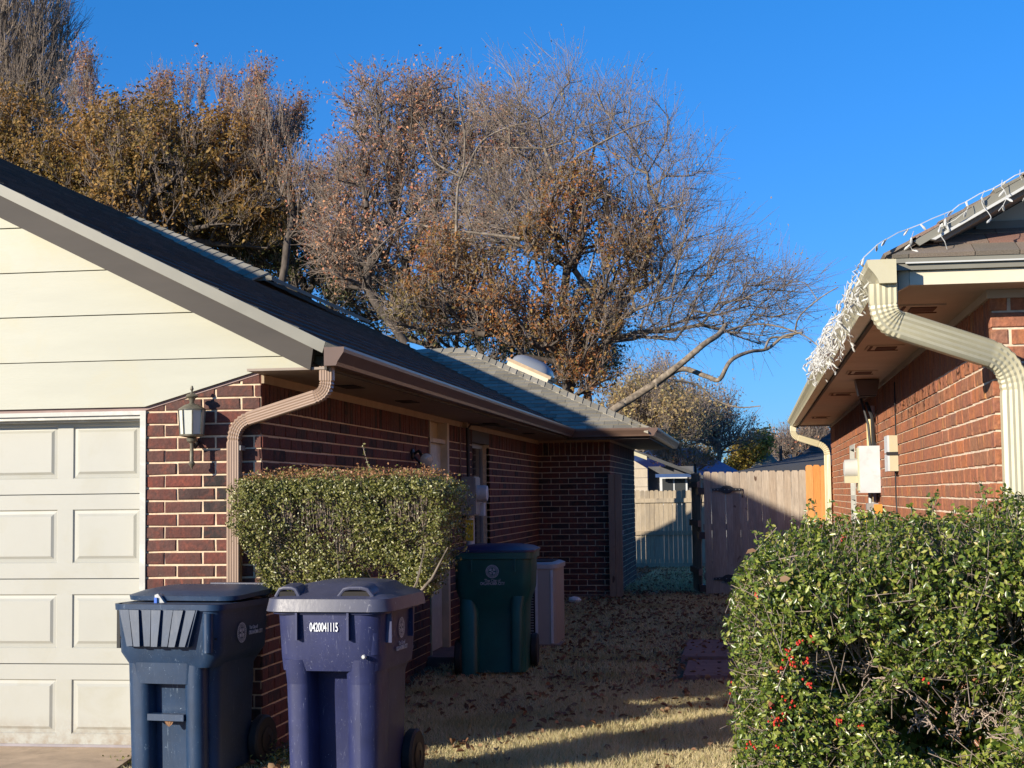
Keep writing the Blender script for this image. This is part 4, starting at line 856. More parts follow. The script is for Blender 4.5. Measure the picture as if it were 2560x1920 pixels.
    MB().tube([(-hw * .8, yb + .02, H_ - .03), (-hw * .8, yb + .09, H_ + .0), (hw * .8, yb + .09, H_ + .0), (hw * .8, yb + .02, H_ - .03)], .016, 8).obj('handle', bm_, t, smooth=True)
    return t, hw, yf, yb
t, hw, yf, yb = cart('trash_cart', 'faded purple blue wheeled cart with closed lid and number 0420041115, front right cart', (-2.205, 8.40, 0), -.07, (M['bin_purple'], M['bin_purple_lid']), H_=1.02, W=.62, D=.72)
b = MB(); h = 1.02
b.loft([rrect(hw + .035, yf - .035, yb + .03, .10, h - .005), rrect(hw + .045, yf - .045, yb + .035, .11, h - .02), rrect(hw + .03, yf - .032, yb + .03, .10, h + .045), rrect(hw + .01, yf - .01, yb + .02, .09, h + .052), rrect(hw - .02, yf + .03, yb, .08, h + .066), rrect(hw - .06, yf + .09, yb - .02, .1, h + .078), rrect(hw - .10, yf + .16, yb - .05, .12, h + .112), rrect(hw - .17, yf + .26, yb - .14, .12, h + .125)])
b.obj('lid', M['bin_purple_lid'], t, smooth=26)
for x0, x1 in ((-.29, -.16), (.06, .25)):
    b = MB(); n = 7; pts = []
    for k in range(n):
        q = k / (n - 1); pts.append((x0 + (x1 - x0) * q, yf + .02, h + .055 + .045 * min(1, math.sin(q * PI) * 1.7)))
    b.tube(pts, .011, 8); b.loft([[(x, y, z - .004), (x, y, z + .010), (x, y + .13, z + .022), (x, y + .13, z + .008)] for x, y, z in pts]); b.obj('lid_handle', M['bin_purple_lid'], t, smooth=40)
    MB().box(x0 + .02, x1 - .02, yf + .014, yf + .05, h + .052, h + .082).obj('dark_handle_gap', M['dark'], t)  # dark block under the arch, its colour stands in for shade
label_text(t, 'number_print', '0420041115', .066, (-.015, yf - .0035, h - .105), (PI / 2, 0, 0), M['print'], sx=.48, bold=.0008)
seal(t, (hw - .001, -.02, h - .13), (PI / 2, 0, PI / 2), .055, M['print_dim'], None)
label_text(t, 'city_print', 'The City of', .03, (hw + .0, -.02, h - .212), (PI / 2, 0, PI / 2), M['print_dim'], sx=.8); label_text(t, 'city_print', 'OKLAHOMA CITY', .032, (hw + .0, -.02, h - .238), (PI / 2, 0, PI / 2), M['print_dim'], sx=.8, bold=.0006)
# blue cart
t, hw, yf, yb = cart('trash_cart', 'scratched navy blue cart with ribbed front and half open lid, left of the purple cart', (-3.285, 8.93, 0), -.14, (M['bin_blue'], M['bin_blue']), H_=1.0, W=.68, D=.70, style='rib')
h = 1.0; b = MB()
b.v = []; secs = [rrect(hw + .02, yf + .16, yb + .02, .1, h + .004), rrect(hw + .024, yf + .155, yb + .024, .1, h + .03), rrect(hw - .03, yf + .22, yb - .02, .1, h + .05), rrect(hw - .10, yf + .30, yb - .1, .1, h + .055)]
secs = [[(x, y, z + (y - yf) * .04) for x, y, z in s] for s in secs]; b.loft(secs); b.obj('lid', M['bin_blue'], t, smooth=30)
MB().box(-hw * .2, hw + .02, yb - .02, yb + .03, h + .05, h + .085).obj('hinge_bar', M['bin_purple_lid'], t)
b = MB(); b.hexa([(-hw + .03, yf + .03, h - .2), (hw - .03, yf + .03, h - .2), (hw - .03, yb - .1, h - .2), (-hw + .03, yb - .1, h - .2), (-hw + .03, yf + .03, h - .19), (hw - .03, yf + .03, h - .19), (hw - .03, yb - .1, h - .19), (-hw + .03, yb - .1, h - .19)]); b.obj('dark_inside', M['dark'], t)
seal(t, (hw + .001, -.06, h - .18), (PI / 2, 0, PI / 2), .058, M['print_dim'], None)
label_text(t, 'city_print', 'The City of', .03, (hw + .001, .09, h - .16), (PI / 2, 0, PI / 2), M['print_dim'], sx=.8); label_text(t, 'city_print', 'OKLAHOMA CITY', .032, (hw + .001, .12, h - .19), (PI / 2, 0, PI / 2), M['print_dim'], sx=.7, bold=.0006)
lf = thing('stuck_leaf', 'small orange brown leaf stuck to the navy blue cart front', 'leaf', (-3.33, 8.645, .30), -.1)
b = MB(); b.add([(0, 0, 0), (.02, -.004, .015), (.03, .002, .04), (.012, -.006, .045), (0, 0, .07), (-.012, -.004, .045), (-.028, .0, .03), (-.016, -.005, .01)], [(0, 1, 2, 3), (0, 3, 4, 5), (0, 5, 6, 7)]); b.obj('blade', M['fallen'], lf)
wp = thing('plank_scrap', 'white plank scrap with blue end sticking out of the navy blue cart', 'scrap', (-3.42, 8.72, .93), 0)
MB().hexa([(-.02, 0, -.1), (.16, .02, -.12), (.16, .08, -.12), (-.02, .06, -.1), (-.03, 0, .115), (-.01, 0, .122), (-.01, .05, .122), (-.03, .05, .115)]).obj('board', M['white'], wp); MB().box(-.028, -.012, -.012, -.002, -.06, .10).obj('blue_edge', M['blue'], wp)
# green cart
t, hw, yf, yb = cart('trash_cart', 'dark green wheeled cart with navy lid standing in shade before the air conditioner', (-2.46, 14.02, .0), -.02, (M['bin_green'], M['bin_navy_lid']), H_=1.06, W=.68, D=.80, style='plain_green') if False else (None, 0, 0, 0)
t = thing('trash_cart', 'dark green wheeled cart with navy lid standing in shade before the air conditioner', 'trash cart', (-2.30, 14.02, .01), 0, 'wheeled rubbish carts'); hw, yf, yb, h = .345, -.40, .38, 1.085
t.rotation_euler = (0, 0, .06)
b = MB(); b.loft([rrect(hw * .80, yf + .10, yb - .10, .06, .03), rrect(hw * .82, yf + .09, yb - .08, .06, .50), rrect(hw * .84, yf + .07, yb - .06, .07, .62), rrect(hw * .97, yf + .02, yb - .01, .08, .76), rrect(hw, yf, yb, .08, h)]); b.obj('body', M['bin_green'], t, smooth=30)
b = MB(); b.loft([rrect(hw * 1.0, yf - .0, yb, .08, h - .06), rrect(hw + .02, yf - .02, yb + .02, .08, h - .055), rrect(hw + .022, yf - .022, yb + .022, .08, h)]); b.obj('rim', M['bin_green'], t, smooth=40)
b = MB(); b.loft([rrect(hw + .03, yf - .03, yb + .03, .09, h + .002), rrect(hw + .03, yf - .03, yb + .03, .09, h + .02), rrect(hw - .03, yf + .04, yb - .02, .09, h + .045), rrect(hw - .14, yf + .16, yb - .1, .1, h + .062)]); b.obj('lid', M['bin_navy_lid'], t, smooth=30)
b = MB(); b.loft([rrect(.085, yf - .0 + .015, yf + .3, .05, .0, sx=-.215), rrect(.085, yf + .015, yf + .3, .05, .56, sx=-.215), rrect(.06, yf + .06, yf + .3, .05, .70, sx=-.24)]); b.obj('front_column', M['bin_green'], t, smooth=30)
b = MB(); b.loft([rrect(.05, yf + .03, yf + .3, .03, .04, sx=.20), rrect(.055, yf + .02, yf + .3, .03, .60, sx=.21), rrect(.06, yf + .035, yf + .3, .03, .70, sx=.22)]); b.obj('front_column', M['bin_green'], t, smooth=30)
for x in (-.18, .2): MB().box(x - .006, x + .006, yf - .02, yf + .02, h - .17, h - .05).obj('gusset', M['bin_green'], t)
seal(t, (.0, yf + .006, h - .165), (PI / 2, 0, 0), .058, M['print_dim'], None)
label_text(t, 'city_print', 'The City of', .036, (.0, yf + .009, h - .245), (PI / 2, 0, 0), M['print_dim'], sx=.85, bold=.0005); label_text(t, 'city_print', 'OKLAHOMA CITY', .036, (.0, yf + .013, h - .272), (PI / 2, 0, 0), M['print_dim'], sx=.75, bold=.0008)
for sgn in (-1, 1):
    wh = MB().lathe([(.06, -.03), (.15, -.032), (.16, -.02), (.16, .02), (.15, .032), (.06, .03)], 28, ax='x').obj('wheel', M['rubber'], t, smooth=30, loc=(sgn * .31, yf + .12 if sgn < 0 else yb - .05, .16))
# ------------------------------------------------------------------ air conditioner
ac = thing('air_conditioner', 'beige outdoor air conditioner unit behind the green cart', 'air conditioner', (-2.365, 16.35, .04), 0)
b = MB(); b.loft([rrect(.36, -.36, .36, .07, .03), rrect(.36, -.36, .36, .07, .80)]); b.obj('cabinet', pm('beige_cabinet', (.36, .32, .28), .5, .04), ac, smooth=35)
b = MB(); b.loft([rrect(.375, -.375, .375, .08, .80), rrect(.378, -.378, .378, .08, .845), rrect(.33, -.33, .33, .07, .865)]); b.obj('top_cover', pm('pale_cover', (.42, .42, .42), .5, .04), ac, smooth=35)
b = MB(); b.loft([rrect(.31, -.31, .31, .07, .866), rrect(.31, -.31, .31, .07, .875)]); b.obj('fan_grille', M['dark'], ac)
for k in range(24): pass
b = MB()
for k in range(26): b.box(-.33, .12, -.366, -.360, .08 + k * .027, .08 + k * .027 + .011)
b.obj('louvres', M['grey_metal'], ac, kind='stuff')
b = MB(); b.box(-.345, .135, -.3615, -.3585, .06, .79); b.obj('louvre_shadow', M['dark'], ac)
b = MB(); b.box(.14, .165, -.372, -.359, .04, .79); b.box(.30, .325, -.372, -.34, .04, .79); b.obj('corner_trim', M['grey_light'], ac)
MB().box(-.4, .4, -.4, .4, -.04, .03).obj('pad', M['plinth'], ac)
# ------------------------------------------------------------------ pavers and scraps
for i, (y0, y1, x0, x1) in enumerate([(13.55, 14.78, -.63, .35), (14.84, 16.5, -.70, .33)]):
    z = gz(0, (y0 + y1) / 2); b = MB(); b.hexa([(x0, y0, z - .05), (x1, y0, z - .05), (x1, y1, z - .05), (x0, y1, z - .05), (x0 + .01, y0 + .01, z + .035), (x1, y0 + .01, z + .035), (x1, y1 - .01, z + .04), (x0 + .01, y1 - .01, z + .04)])
    o = b.obj('paver', M['paver'], None, label=['reddish brown paving slab nearer the viewer in the shaded lawn', 'reddish brown paving slab further back in the shaded lawn'][i], cat='paving slab', group='paving slabs in the lawn')
b = MB(); secs = []
for k in range(5):
    a = k / 4 * PI; secs.append([(.09 * math.cos(q) * (math.sin(a) * .9 + .1) * random.uniform(.8, 1.2), .06 * math.sin(q) * (math.sin(a) * .9 + .1) * random.uniform(.8, 1.2), .045 - .045 * math.cos(a) + random.uniform(0, .01)) for q in [2 * PI * i / 10 for i in range(10)]])
b.loft(secs); b.obj('crumpled_paper', M['paper'], None, loc=(-2.42, 21.2, .12), label='crumpled white paper on the leaves near the dark brick wall', cat='litter')
# ================================================================== PLANTS
def leaf_cloud(P, Nrm, size, aspect=.5, tilt=.8, fold=.25, seed=1, quads=2):
    """leaves as folded quads; P (n,3) centres, Nrm (n,3) preferred normals"""
    r = np.random.default_rng(seed); n = len(P); s = size * r.uniform(.65, 1.25, n)[:, None]
    nr = Nrm + r.normal(0, tilt, (n, 3)); nr /= np.linalg.norm(nr, axis=1)[:, None] + 1e-9
    t = np.cross(nr, r.normal(0, 1, (n, 3))); t /= np.linalg.norm(t, axis=1)[:, None] + 1e-9; w = np.cross(nr, t)
    a = P - t * s * .5; c = P + t * s * .5; l = P + w * s * aspect * .5 + nr * s * fold * .4 - t * s * .05; q = P - w * s * aspect * .5 + nr * s * fold * .4 - t * s * .05
    if quads == 2:
        V = np.stack([a, l, c, q], 1).reshape(-1, 3); k = np.arange(n) * 4; F = np.concatenate([np.stack([k, k + 1, k + 2], 1), np.stack([k, k + 2, k + 3], 1)]); 
        return V, F
    l2 = l + t * s * .22; q2 = q + t * s * .22; l1 = l - t * s * .18; q1 = q - t * s * .18
    V = np.stack([a, l1, l2, c, q2, q1], 1).reshape(-1, 3); k = np.arange(n) * 6
    F = np.concatenate([np.stack([k, k + 1, k + 2, k + 3], 1), np.stack([k, k + 3, k + 4, k + 5], 1)]); return V, F
def segs_mesh(A, B, ra, rb, k=4):
    """frusta between A and B (n,3) with radii; returns verts, quad faces"""
    n = len(A); d = B - A; d /= np.linalg.norm(d, axis=1)[:, None] + 1e-9
    h = np.where(np.abs(d[:, 2:3]) < .9, np.array([[0, 0, 1.]]), np.array([[1., 0, 0]])); u = np.cross(d, h); u /= np.linalg.norm(u, axis=1)[:, None] + 1e-9; w = np.cross(d, u)
    V = np.zeros((n, 2 * k, 3)); 
    for i in range(k):
        a = 2 * PI * i / k; o = u * math.cos(a) + w * math.sin(a); V[:, i] = A + o * ra[:, None]; V[:, k + i] = B + o * rb[:, None]
    base = np.arange(n)[:, None] * 2 * k
    F = np.concatenate([base + np.array([[i, (i + 1) % k, k + (i + 1) % k, k + i]]) for i in range(k)]); return V.reshape(-1, 3), F
def vnoise(P, sc, seed=0):
    """cheap smooth noise from random sines"""
    r = np.random.default_rng(seed); v = 0
    for i in range(7):
        k = r.normal(0, 1, 3); k /= np.linalg.norm(k); v = v + np.sin(P @ k * sc * r.uniform(.6, 1.9) * 2 + r.uniform(0, 6.28))
    return v / 3.7
def shell_points(n, x0, x1, y0, y1, zfun, depth, r, power=6, faces=('front', 'left', 'top', 'right')):
    out = []; nr = []
    while sum(len(o) for o in out) < n:
        m = n * 2; u = r.uniform(-1, 1, (m, 3)); f = r.choice(4, m, p=[.45, .17, .28, .10])
        u[f == 0, 1] = -1; u[f == 1, 0] = -1; u[f == 2, 2] = 1; u[f == 3, 0] = 1
        nn = np.sign(u) * np.abs(u) ** power; nn /= np.linalg.norm(nn, axis=1)[:, None]
        u = u / (np.sum(np.abs(u) ** power, 1) ** (1 / power))[:, None]
        dd = r.exponential(depth * .45, m).clip(0, depth * 1.3)
        P = np.stack([(x0 + x1) / 2 + u[:, 0] * (x1 - x0) / 2, (y0 + y1) / 2 + u[:, 1] * (y1 - y0) / 2, u[:, 2]], 1); zb, zt = zfun(P[:, 0], P[:, 1]); P[:, 2] = zb + (u[:, 2] + 1) / 2 * (zt - zb)
        P = P - nn * dd[:, None]; out.append(P); nr.append(nn)
    return np.concatenate(out)[:n], np.concatenate(nr)[:n]
# ---- big holly shrub in the right foreground
r = np.random.default_rng(11)
sh = thing('holly_shrub', 'large glossy green holly shrub with red berries in the right foreground', 'shrub', (.95, 6.1, 0))
zf = lambda x, y: (np.full_like(x, .05), 1.42 + .12 * np.clip((x - .1) / .9, 0, 1) + .03 * np.sin(x * 9 + y * 5))
P, Nn = shell_points(19500, -.07, 1.5, 5.35, 6.7, zf, .24, r, 7)
P += Nn * (vnoise(P, 3.2, 3) * .055)[:, None]
# cavity with bare wood low in the middle of the viewer's side
def cav(P): return np.minimum(np.minimum(((P[:, 0] - .62) / .24) ** 2 + ((P[:, 2] - .84) / .17) ** 2, ((P[:, 0] - .30) / .14) ** 2 + ((P[:, 2] - 1.0) / .12) ** 2), np.minimum(((P[:, 0] - 1.0) / .2) ** 2 + ((P[:, 2] - .62) / .1) ** 2, ((P[:, 0] - .86) / .10) ** 2 + ((P[:, 2] - 1.12) / .09) ** 2)) + (P[:, 1] > 5.85) * 5
keepm = (cav(P) > r.uniform(.55, 1.1, len(P))) & ((vnoise(P, 7, 5) > -.62) | (r.random(len(P)) < .25)); P, Nn = P[keepm], Nn[keepm]
# each point is a twig tip carrying a rosette of leaves
tips = P; dirs = Nn + r.normal(0, .45, P.shape) + np.array([0, 0, .35]); dirs /= np.linalg.norm(dirs, axis=1)[:, None]
LP = []; LN = []
for k in range(7):
    off = r.normal(0, 1, P.shape); off -= dirs * np.sum(off * dirs, 1)[:, None]; off /= np.linalg.norm(off, axis=1)[:, None]
    LP.append(tips - dirs * (.052 * r.random(len(P)))[:, None] + off * .012 + dirs * .004); LN.append(dirs * .9 + off * .5)
LP = np.concatenate(LP); LN = np.concatenate(LN); LP = LP[::1]; V, F = leaf_cloud(LP, LN, .0235, .5, .45, .3, 3, 2)
DI, DN = shell_points(22000, .06, 1.45, 5.62, 6.6, lambda x, y: (np.full_like(x, .05), 1.30 + .10 * np.clip((x - .1) / .9, 0, 1)), .2, r, 7); dk = (cav(DI) > .9) | (DI[:, 1] > 5.8); V2, F2 = leaf_cloud(DI[dk], DN[dk], .045, .55, .8, .3, 31); VI = np.stack([r.uniform(.1, 1.42, 15000), r.uniform(5.95, 6.6, 15000), r.uniform(.1, 1.3, 15000)], 1); V3, F3 = leaf_cloud(VI, VI * 0 + [0, -1, 0], .045, .55, 1.2, .3, 32); V, F = np.concatenate([V, V2, V3]), np.concatenate([F, F2 + len(V), F3 + len(V) + len(V2)])
npmesh('foliage', V - np.array([.95, 6.1, 0]), F, M['holly'], sh)
inner = tips - dirs * r.uniform(.10, .2, (len(tips), 1)); sel = r.random(len(tips)) < .6
V, F = segs_mesh(inner[sel], tips[sel], np.full(sel.sum(), .0022), np.full(sel.sum(), .0012), 3); npmesh('twigs', V - np.array([.95, 6.1, 0]), F, M['twig'], sh)
# woody stems inside the cavity
b = MB(); rr_ = random.Random(5)
for i in range(11):
    x = rr_.uniform(.2, 1.9); p = Vector((x, 6.15 + rr_.uniform(-.2, .3), 0)); pts = [p.copy()]; d = Vector((rr_.uniform(-.25, .25), rr_.uniform(-.3, .1), 1))
    for k in range(7): d += Vector((rr_.uniform(-.25, .25), rr_.uniform(-.25, .25), 0)); p = p + d.normalized() * .19; pts.append(p.copy())
    b.tube(pts, [.022 - .0024 * k for k in range(8)], 6, cap=False)
b.tube([(.93, 5.62, .35), (.90, 5.60, .62), (.885, 5.58, .74), (.87, 5.62, .86)], [.022, .02, .017, .014], 8)
b.v = [(x - .95, y - 6.1, z) for x, y, z in b.v]; b.obj('stem', M['bark'], sh, smooth=60)
A = []; B = []
def spray(o, d, L, n, lvl):
    o = Vector(o); d = Vector(d).normalized(); p = o
    for k in range(n):
        q = p + (d + Vector([rr_.uniform(-.25, .25) for _ in range(3)])).normalized() * (L / n); A.append(tuple(p)); B.append(tuple(q)); p = q
        if lvl > 0: 
            for _ in range(2): spray(q, d * .6 + Vector([rr_.uniform(-.9, .9) for _ in range(3)]), L * .5, 3, lvl - 1)
for x, z in ((.52, .86), (.60, .80), (.74, .84), (.80, .78), (.40, .9), (.95, .66), (.7, .72)): spray((x, 5.72, z), (rr_.uniform(-1, 1), -.5, rr_.uniform(-.1, .8)), .13, 4, 2)
A_, B_ = np.array(A), np.array(B); V, F = segs_mesh(A_, B_, np.full(len(A_), .0028), np.full(len(A_), .002), 3); npmesh('dead_twigs', V - np.array([.95, 6.1, 0]), F, pm('grey_dead_twig', (.42, .33, .27), .8), sh)
b = MB()
for i in range(70):
    j = int(r.integers(len(tips)))
    if i < 34: 
        cand = np.where((np.abs(tips[:, 0] - .18) < .16) & (np.abs(tips[:, 2] - .95) < .16) & (tips[:, 1] < 5.6))[0]
        if len(cand): j = int(r.choice(cand))
    for k in range(int(r.integers(3, 9))):
        c = tips[j] + r.normal(0, .009, 3) - np.array([.95, 6.12, 0]); b.lathe([(.001, -.0045), (.0044, -.002), (.0044, .002), (.001, .0045)], 5, tuple(c))
b.obj('berries', M['berry'], sh, kind='stuff')
jl = r.choice(len(tips), 26); V, F = leaf_cloud(tips[jl] + np.array([0, -.02, .01]), Nn[jl], .036, .7, .6, .4, 9, 6); npmesh('caught_leaves', V - np.array([.95, 6.1, 0]), F, M['fallen'], sh)
# long shoots rising above the shrub at the right
A = []; B = []; LPs = []
for i in range(70):
    x = r.uniform(.0, 1.4) ** 1; y = r.uniform(5.4, 6.5); z = float(zf(np.array([x]), np.array([y]))[1][0]); hgt = r.uniform(.03, .10) + (.12 if 1.0 < x < 1.2 and r.random() < .7 else 0); d = np.array([r.normal(0, .25), r.normal(0, .25), 1]); p = np.array([x, y, z - .03])
    for k in range(5): q = p + d / np.linalg.norm(d) * hgt / 4; A.append(p); B.append(q); p = q; LPs += [q + r.normal(0, .008, 3) for _ in range(4)]
V, F = segs_mesh(np.array(A), np.array(B), np.full(len(A), .0016), np.full(len(A), .0012), 3); npmesh('shoots', V - np.array([.95, 6.1, 0]), F, M['twig'], sh, kind='stuff')
LPs = np.array(LPs); V, F = leaf_cloud(LPs, np.tile([0, -.3, .6], (len(LPs), 1)), .019, .5, .7, .3, 4, 6); npmesh('shoot_leaves', V - np.array([.95, 6.1, 0]), F, M['holly'], sh)
# ---- clipped hedge at the garage corner
hd = thing('clipped_hedge', 'flat topped clipped hedge with reddish new growth beside the tan downspout', 'hedge', (-2.45, 9.45, 0))
def hedge_pts(n, dep, rs):
    P, Nn = shell_points(n, -3.12, -1.745, 9.0, 9.85, lambda x, y: (np.full_like(x, .98), 1.735 - .03 * ((x + 2.4) > .45) - .09 * np.clip((x + 1.95) / .3, 0, 1) ** 2), dep, rs, 9)
    t_ = np.clip((P[:, 2] - .98) / .74, 0, 1); sx = .74 + .26 * np.clip(t_ / .6, 0, 1) ** .8; P[:, 0] = -2.42 + (P[:, 0] + 2.42) * sx; P[:, 1] = 9.42 + (P[:, 1] - 9.42) * (.62 + .38 * np.clip(t_ / .6, 0, 1)); return P, Nn
P, Nn = hedge_pts(15000, .24, r); P += Nn * (vnoise(P * [1, 1, .45], 5, 8) * .055 + vnoise(P, 13, 4) * .02)[:, None] * [1, 1, .35]
km = (vnoise(P * [1, 1, .4], 8, 21) > -.2) | (r.random(len(P)) < .22) | (P[:, 2] > 1.6); km &= ~((P[:, 2] < 1.2) & (vnoise(P, 5, 2) < -.1) & (r.random(len(P)) < .8)); P, Nn = P[km], Nn[km]
LP = np.concatenate([P + r.normal(0, .012, P.shape) for _ in range(5)]); LN = np.concatenate([Nn] * 5); top = LP[:, 2] > 1.722 - .09 * np.clip((LP[:, 0] + 1.95) / .3, 0, 1) ** 2 + r.normal(0, .012, len(LP))
V, F = leaf_cloud(LP[~top], LN[~top], .0195, .6, .7, .3, 5); npmesh('foliage', V - np.array([-2.45, 9.45, 0]), F, M['hedge'], hd)
tp = np.concatenate([LP[top], LP[top] + r.normal(0, .012, (top.sum(), 3)) + [0, 0, .018]]); V, F = leaf_cloud(tp, np.tile([0, 0, .5], (len(tp), 1)), .019, .6, 1.0, .3, 6); npmesh('new_growth', V - np.array([-2.45, 9.45, 0]), F, M['hedge_top'], hd)
sel = r.random(len(P)) < .35; V, F = segs_mesh(P[sel] - Nn[sel] * .14 - [0, 0, .08], P[sel], np.full(sel.sum(), .0024), np.full(sel.sum(), .0012), 3); npmesh('twigs', V - np.array([-2.45, 9.45, 0]), F, M['twig'], hd)
b = MB()
for i in range(16):
    x0 = -2.52 + rr_.uniform(-.22, .16); p = Vector((x0, 9.42 + rr_.uniform(-.1, .1), 0)); x1 = -2.42 + (x0 + 2.42) * 2.1 + rr_.uniform(-.1, .1); q = Vector((x1, 9.35 + rr_.uniform(-.25, .25), 1.35)); m_ = p.lerp(q, .45) + Vector((-(x1 - x0) * .12, 0, .05))
    b.tube([p, m_, p.lerp(q, .75), q], [.014, .011, .008, .004], 5, cap=False)
b.tube([(-2.42, 9.3, .3), (-2.04, 9.05, .93), (-1.86, 9.0, 1.12), (-1.76, 8.98, 1.3)], [.014, .013, .009, .004], 6, cap=False); b.tube([(-2.04, 9.05, .93), (-1.95, 9.0, 1.1), (-1.9, 9.0, 1.3)], [.009, .007, .004], 5, cap=False)
b.v = [(x + 2.45, y - 9.45, z) for x, y, z in b.v]; b.obj('stem', M['bark'], hd, smooth=60)
sp = []; A = []; B = []
for (x, y, z, hgt) in ((-2.30, 9.35, 1.73, .17), (-2.62, 9.4, 1.73, .05), (-2.05, 9.3, 1.72, .05), (-2.5, 9.2, 1.73, .06)):
    p = np.array([x, y, z - .03])
    for k in range(6): q = p + np.array([.012 if hgt > .1 and k > 0 else 0, 0, 1]) * hgt / 5 * (1 if k < 9 else 0) + np.array([-.010, 0, 0]); A.append(p); B.append(q); p = q; sp += [q + r.normal(0, .010, 3) for _ in range(5)]
V, F = leaf_cloud(np.array(sp), np.tile([0, -.3, .6], (len(sp), 1)), .019, .55, .8, .3, 14); npmesh('shoot_leaves', V - np.array([-2.45, 9.45, 0]), F, M['hedge'], hd)
V, F = segs_mesh(np.array(A), np.array(B), np.full(len(A), .0025), np.full(len(A), .002), 3); npmesh('shoots', V - np.array([-2.45, 9.45, 0]), F, M['twig'], hd)
# little weed tufts
def tuft(x, y, n, s, label, mat='hedge'):
    t = thing('weed_tuft', label, 'weed', (x, y, 0)); P = r.normal(0, 1, (n, 3)) * [s, s, s * .5]; P[:, 2] = np.abs(P[:, 2]); V, F = leaf_cloud(P, P / s, .028, .45, .8, .3, 15); npmesh('leaves', V, F, M[mat], t)
tuft(-3.72, 9.25, 160, .07, 'small green weed at the edge of the concrete driveway'); tuft(-2.85, 9.25, 420, .10, 'leafy green weed between the two front carts')
# ================================================================== GRASS AND LEAVES
def grass(x0, x1, y0, y1, n, hmin, hmax, w, seed, dens=None):
    r = np.random.default_rng(seed); P = np.stack([r.uniform(x0, x1, n), r.uniform(y0, y1, n)], 1)
    m = ~((P[:, 0] < XS - .0) & (P[:, 1] > 9.4)) & ~((P[:, 0] < -3.7)) & ~((P[:, 0] > -.72) & (P[:, 0] < .35) & (P[:, 1] > 13.5) & (P[:, 1] < 16.55)) & ~((P[:, 0] < XR) & (P[:, 1] > 22.4))
    P = P[m]; n = len(P); z = gz(P[:, 0], P[:, 1]) - .004; h = r.uniform(hmin, hmax, n) * (1 + .5 * vnoise(np.stack([P[:, 0], P[:, 1], 0 * z], 1), 3, 4)); a = r.uniform(0, 6.28, n); lean = r.uniform(.1, 1.3, n) * h; la = r.uniform(0, 6.28, n)
    b0 = np.stack([P[:, 0] - np.cos(a) * w, P[:, 1] - np.sin(a) * w, z], 1); b1 = np.stack([P[:, 0] + np.cos(a) * w, P[:, 1] + np.sin(a) * w, z], 1); tpt = np.stack([P[:, 0] + np.cos(la) * lean, P[:, 1] + np.sin(la) * lean, z + h], 1)
    V = np.stack([b0, b1, tpt], 1).reshape(-1, 3); F = np.arange(n * 3).reshape(-1, 3); return V, F
g1 = grass(-2.9, .9, 8.2, 13.2, 130000, .02, .055, .0032, 1); g2 = grass(-2.9, 1.1, 13.2, 23, 90000, .02, .06, .005, 2); g3 = grass(-2.6, -.7, 23, 34, 7000, .03, .07, .008, 3); g4 = grass(-3.9, -2.3, 6.5, 9.5, 20000, .02, .06, .003, 4)
V = np.concatenate([g[0] for g in (g1, g2, g3, g4)]); off = 0; Fs = []
for g_ in (g1, g2, g3, g4): Fs.append(g_[1] + off); off += len(g_[0])
npmesh('grass', V, np.concatenate(Fs), M['grass'], kind='stuff', label='short dormant straw coloured lawn with green patches', cat='grass')
r = np.random.default_rng(21); n = 5600
P = np.stack([r.uniform(-3.0, 1.0, n), r.uniform(8.6, 23.5, n), np.zeros(n)], 1); P[5000:, 0] = r.uniform(-2.6, -.75, n - 5000); P[5000:, 1] = r.uniform(23.2, 33.5, n - 5000)
keepm = (P[:, 0] > XS + .05) & ~((P[:, 0] < XR) & (P[:, 1] > 22.3) & (P[:, 1] < 27.3)); dens = .30 + .7 * (P[:, 1] > 14.5) * (P[:, 0] < .1) + .5 * (vnoise(P, 1.4, 9) > .2) - .2 * ((P[:, 1] < 11.5)) + .4 * ((P[:, 1] > 11.2) & (P[:, 1] < 13.6) & (P[:, 0] < -1.2)); dens = dens + 1.2 * np.exp(-((P[:, 0] + 2.9) / .25) ** 2) + .5 * (np.abs(P[:, 1] - 15.6) < .35) * (P[:, 0] < -1.7); keepm &= r.random(n) < dens
P = P[keepm]; P[:, 2] = gz(P[:, 0], P[:, 1]) + r.uniform(.012, .045, len(P)); V, F = leaf_cloud(P, np.tile([0, 0, 1.2], (len(P), 1)), .056, .62, .55, .6, 22, 6)
npmesh('fallen_leaves', V, F, M['fallen'], kind='stuff', label='curled brown fallen leaves scattered over the shaded lawn', cat='fallen leaves')
# ================================================================== TREES
def at(px, py, Y):      # point at distance Y seen at photograph pixel (px, py): used to measure positions
    d = (RIGHT * ((px - 1280) / 3900) + DOWN * ((py - 960) / 3900) + FWD); return EYE + d * (Y / d.y)
def crown_points(ells, n, r, Y):
    """ells: (px, py, rx, ry, weight) ellipses of the outline at distance Y -> points in ellipsoids"""
    out = []; W_ = np.array([e[2] * e[3] * (e[4] if len(e) > 4 else 1) for e in ells], float); W_ /= W_.sum()
    for e, w in zip(ells, W_):
        m = max(8, int(n * w)); u = r.normal(0, 1, (m, 3)); u /= np.linalg.norm(u, axis=1)[:, None]; u *= (r.random(m) ** .42)[:, None]
        c = at(e[0], e[1], Y); sx = e[2] / 3900 * Y; sz = e[3] / 3900 * Y; P = np.stack([c.x + u[:, 0] * sx, Y + u[:, 1] * min(sx, 2.6), c.z + u[:, 2] * sz], 1); out.append(P)
    P = np.concatenate(out); return P[P[:, 2] > 1.2]
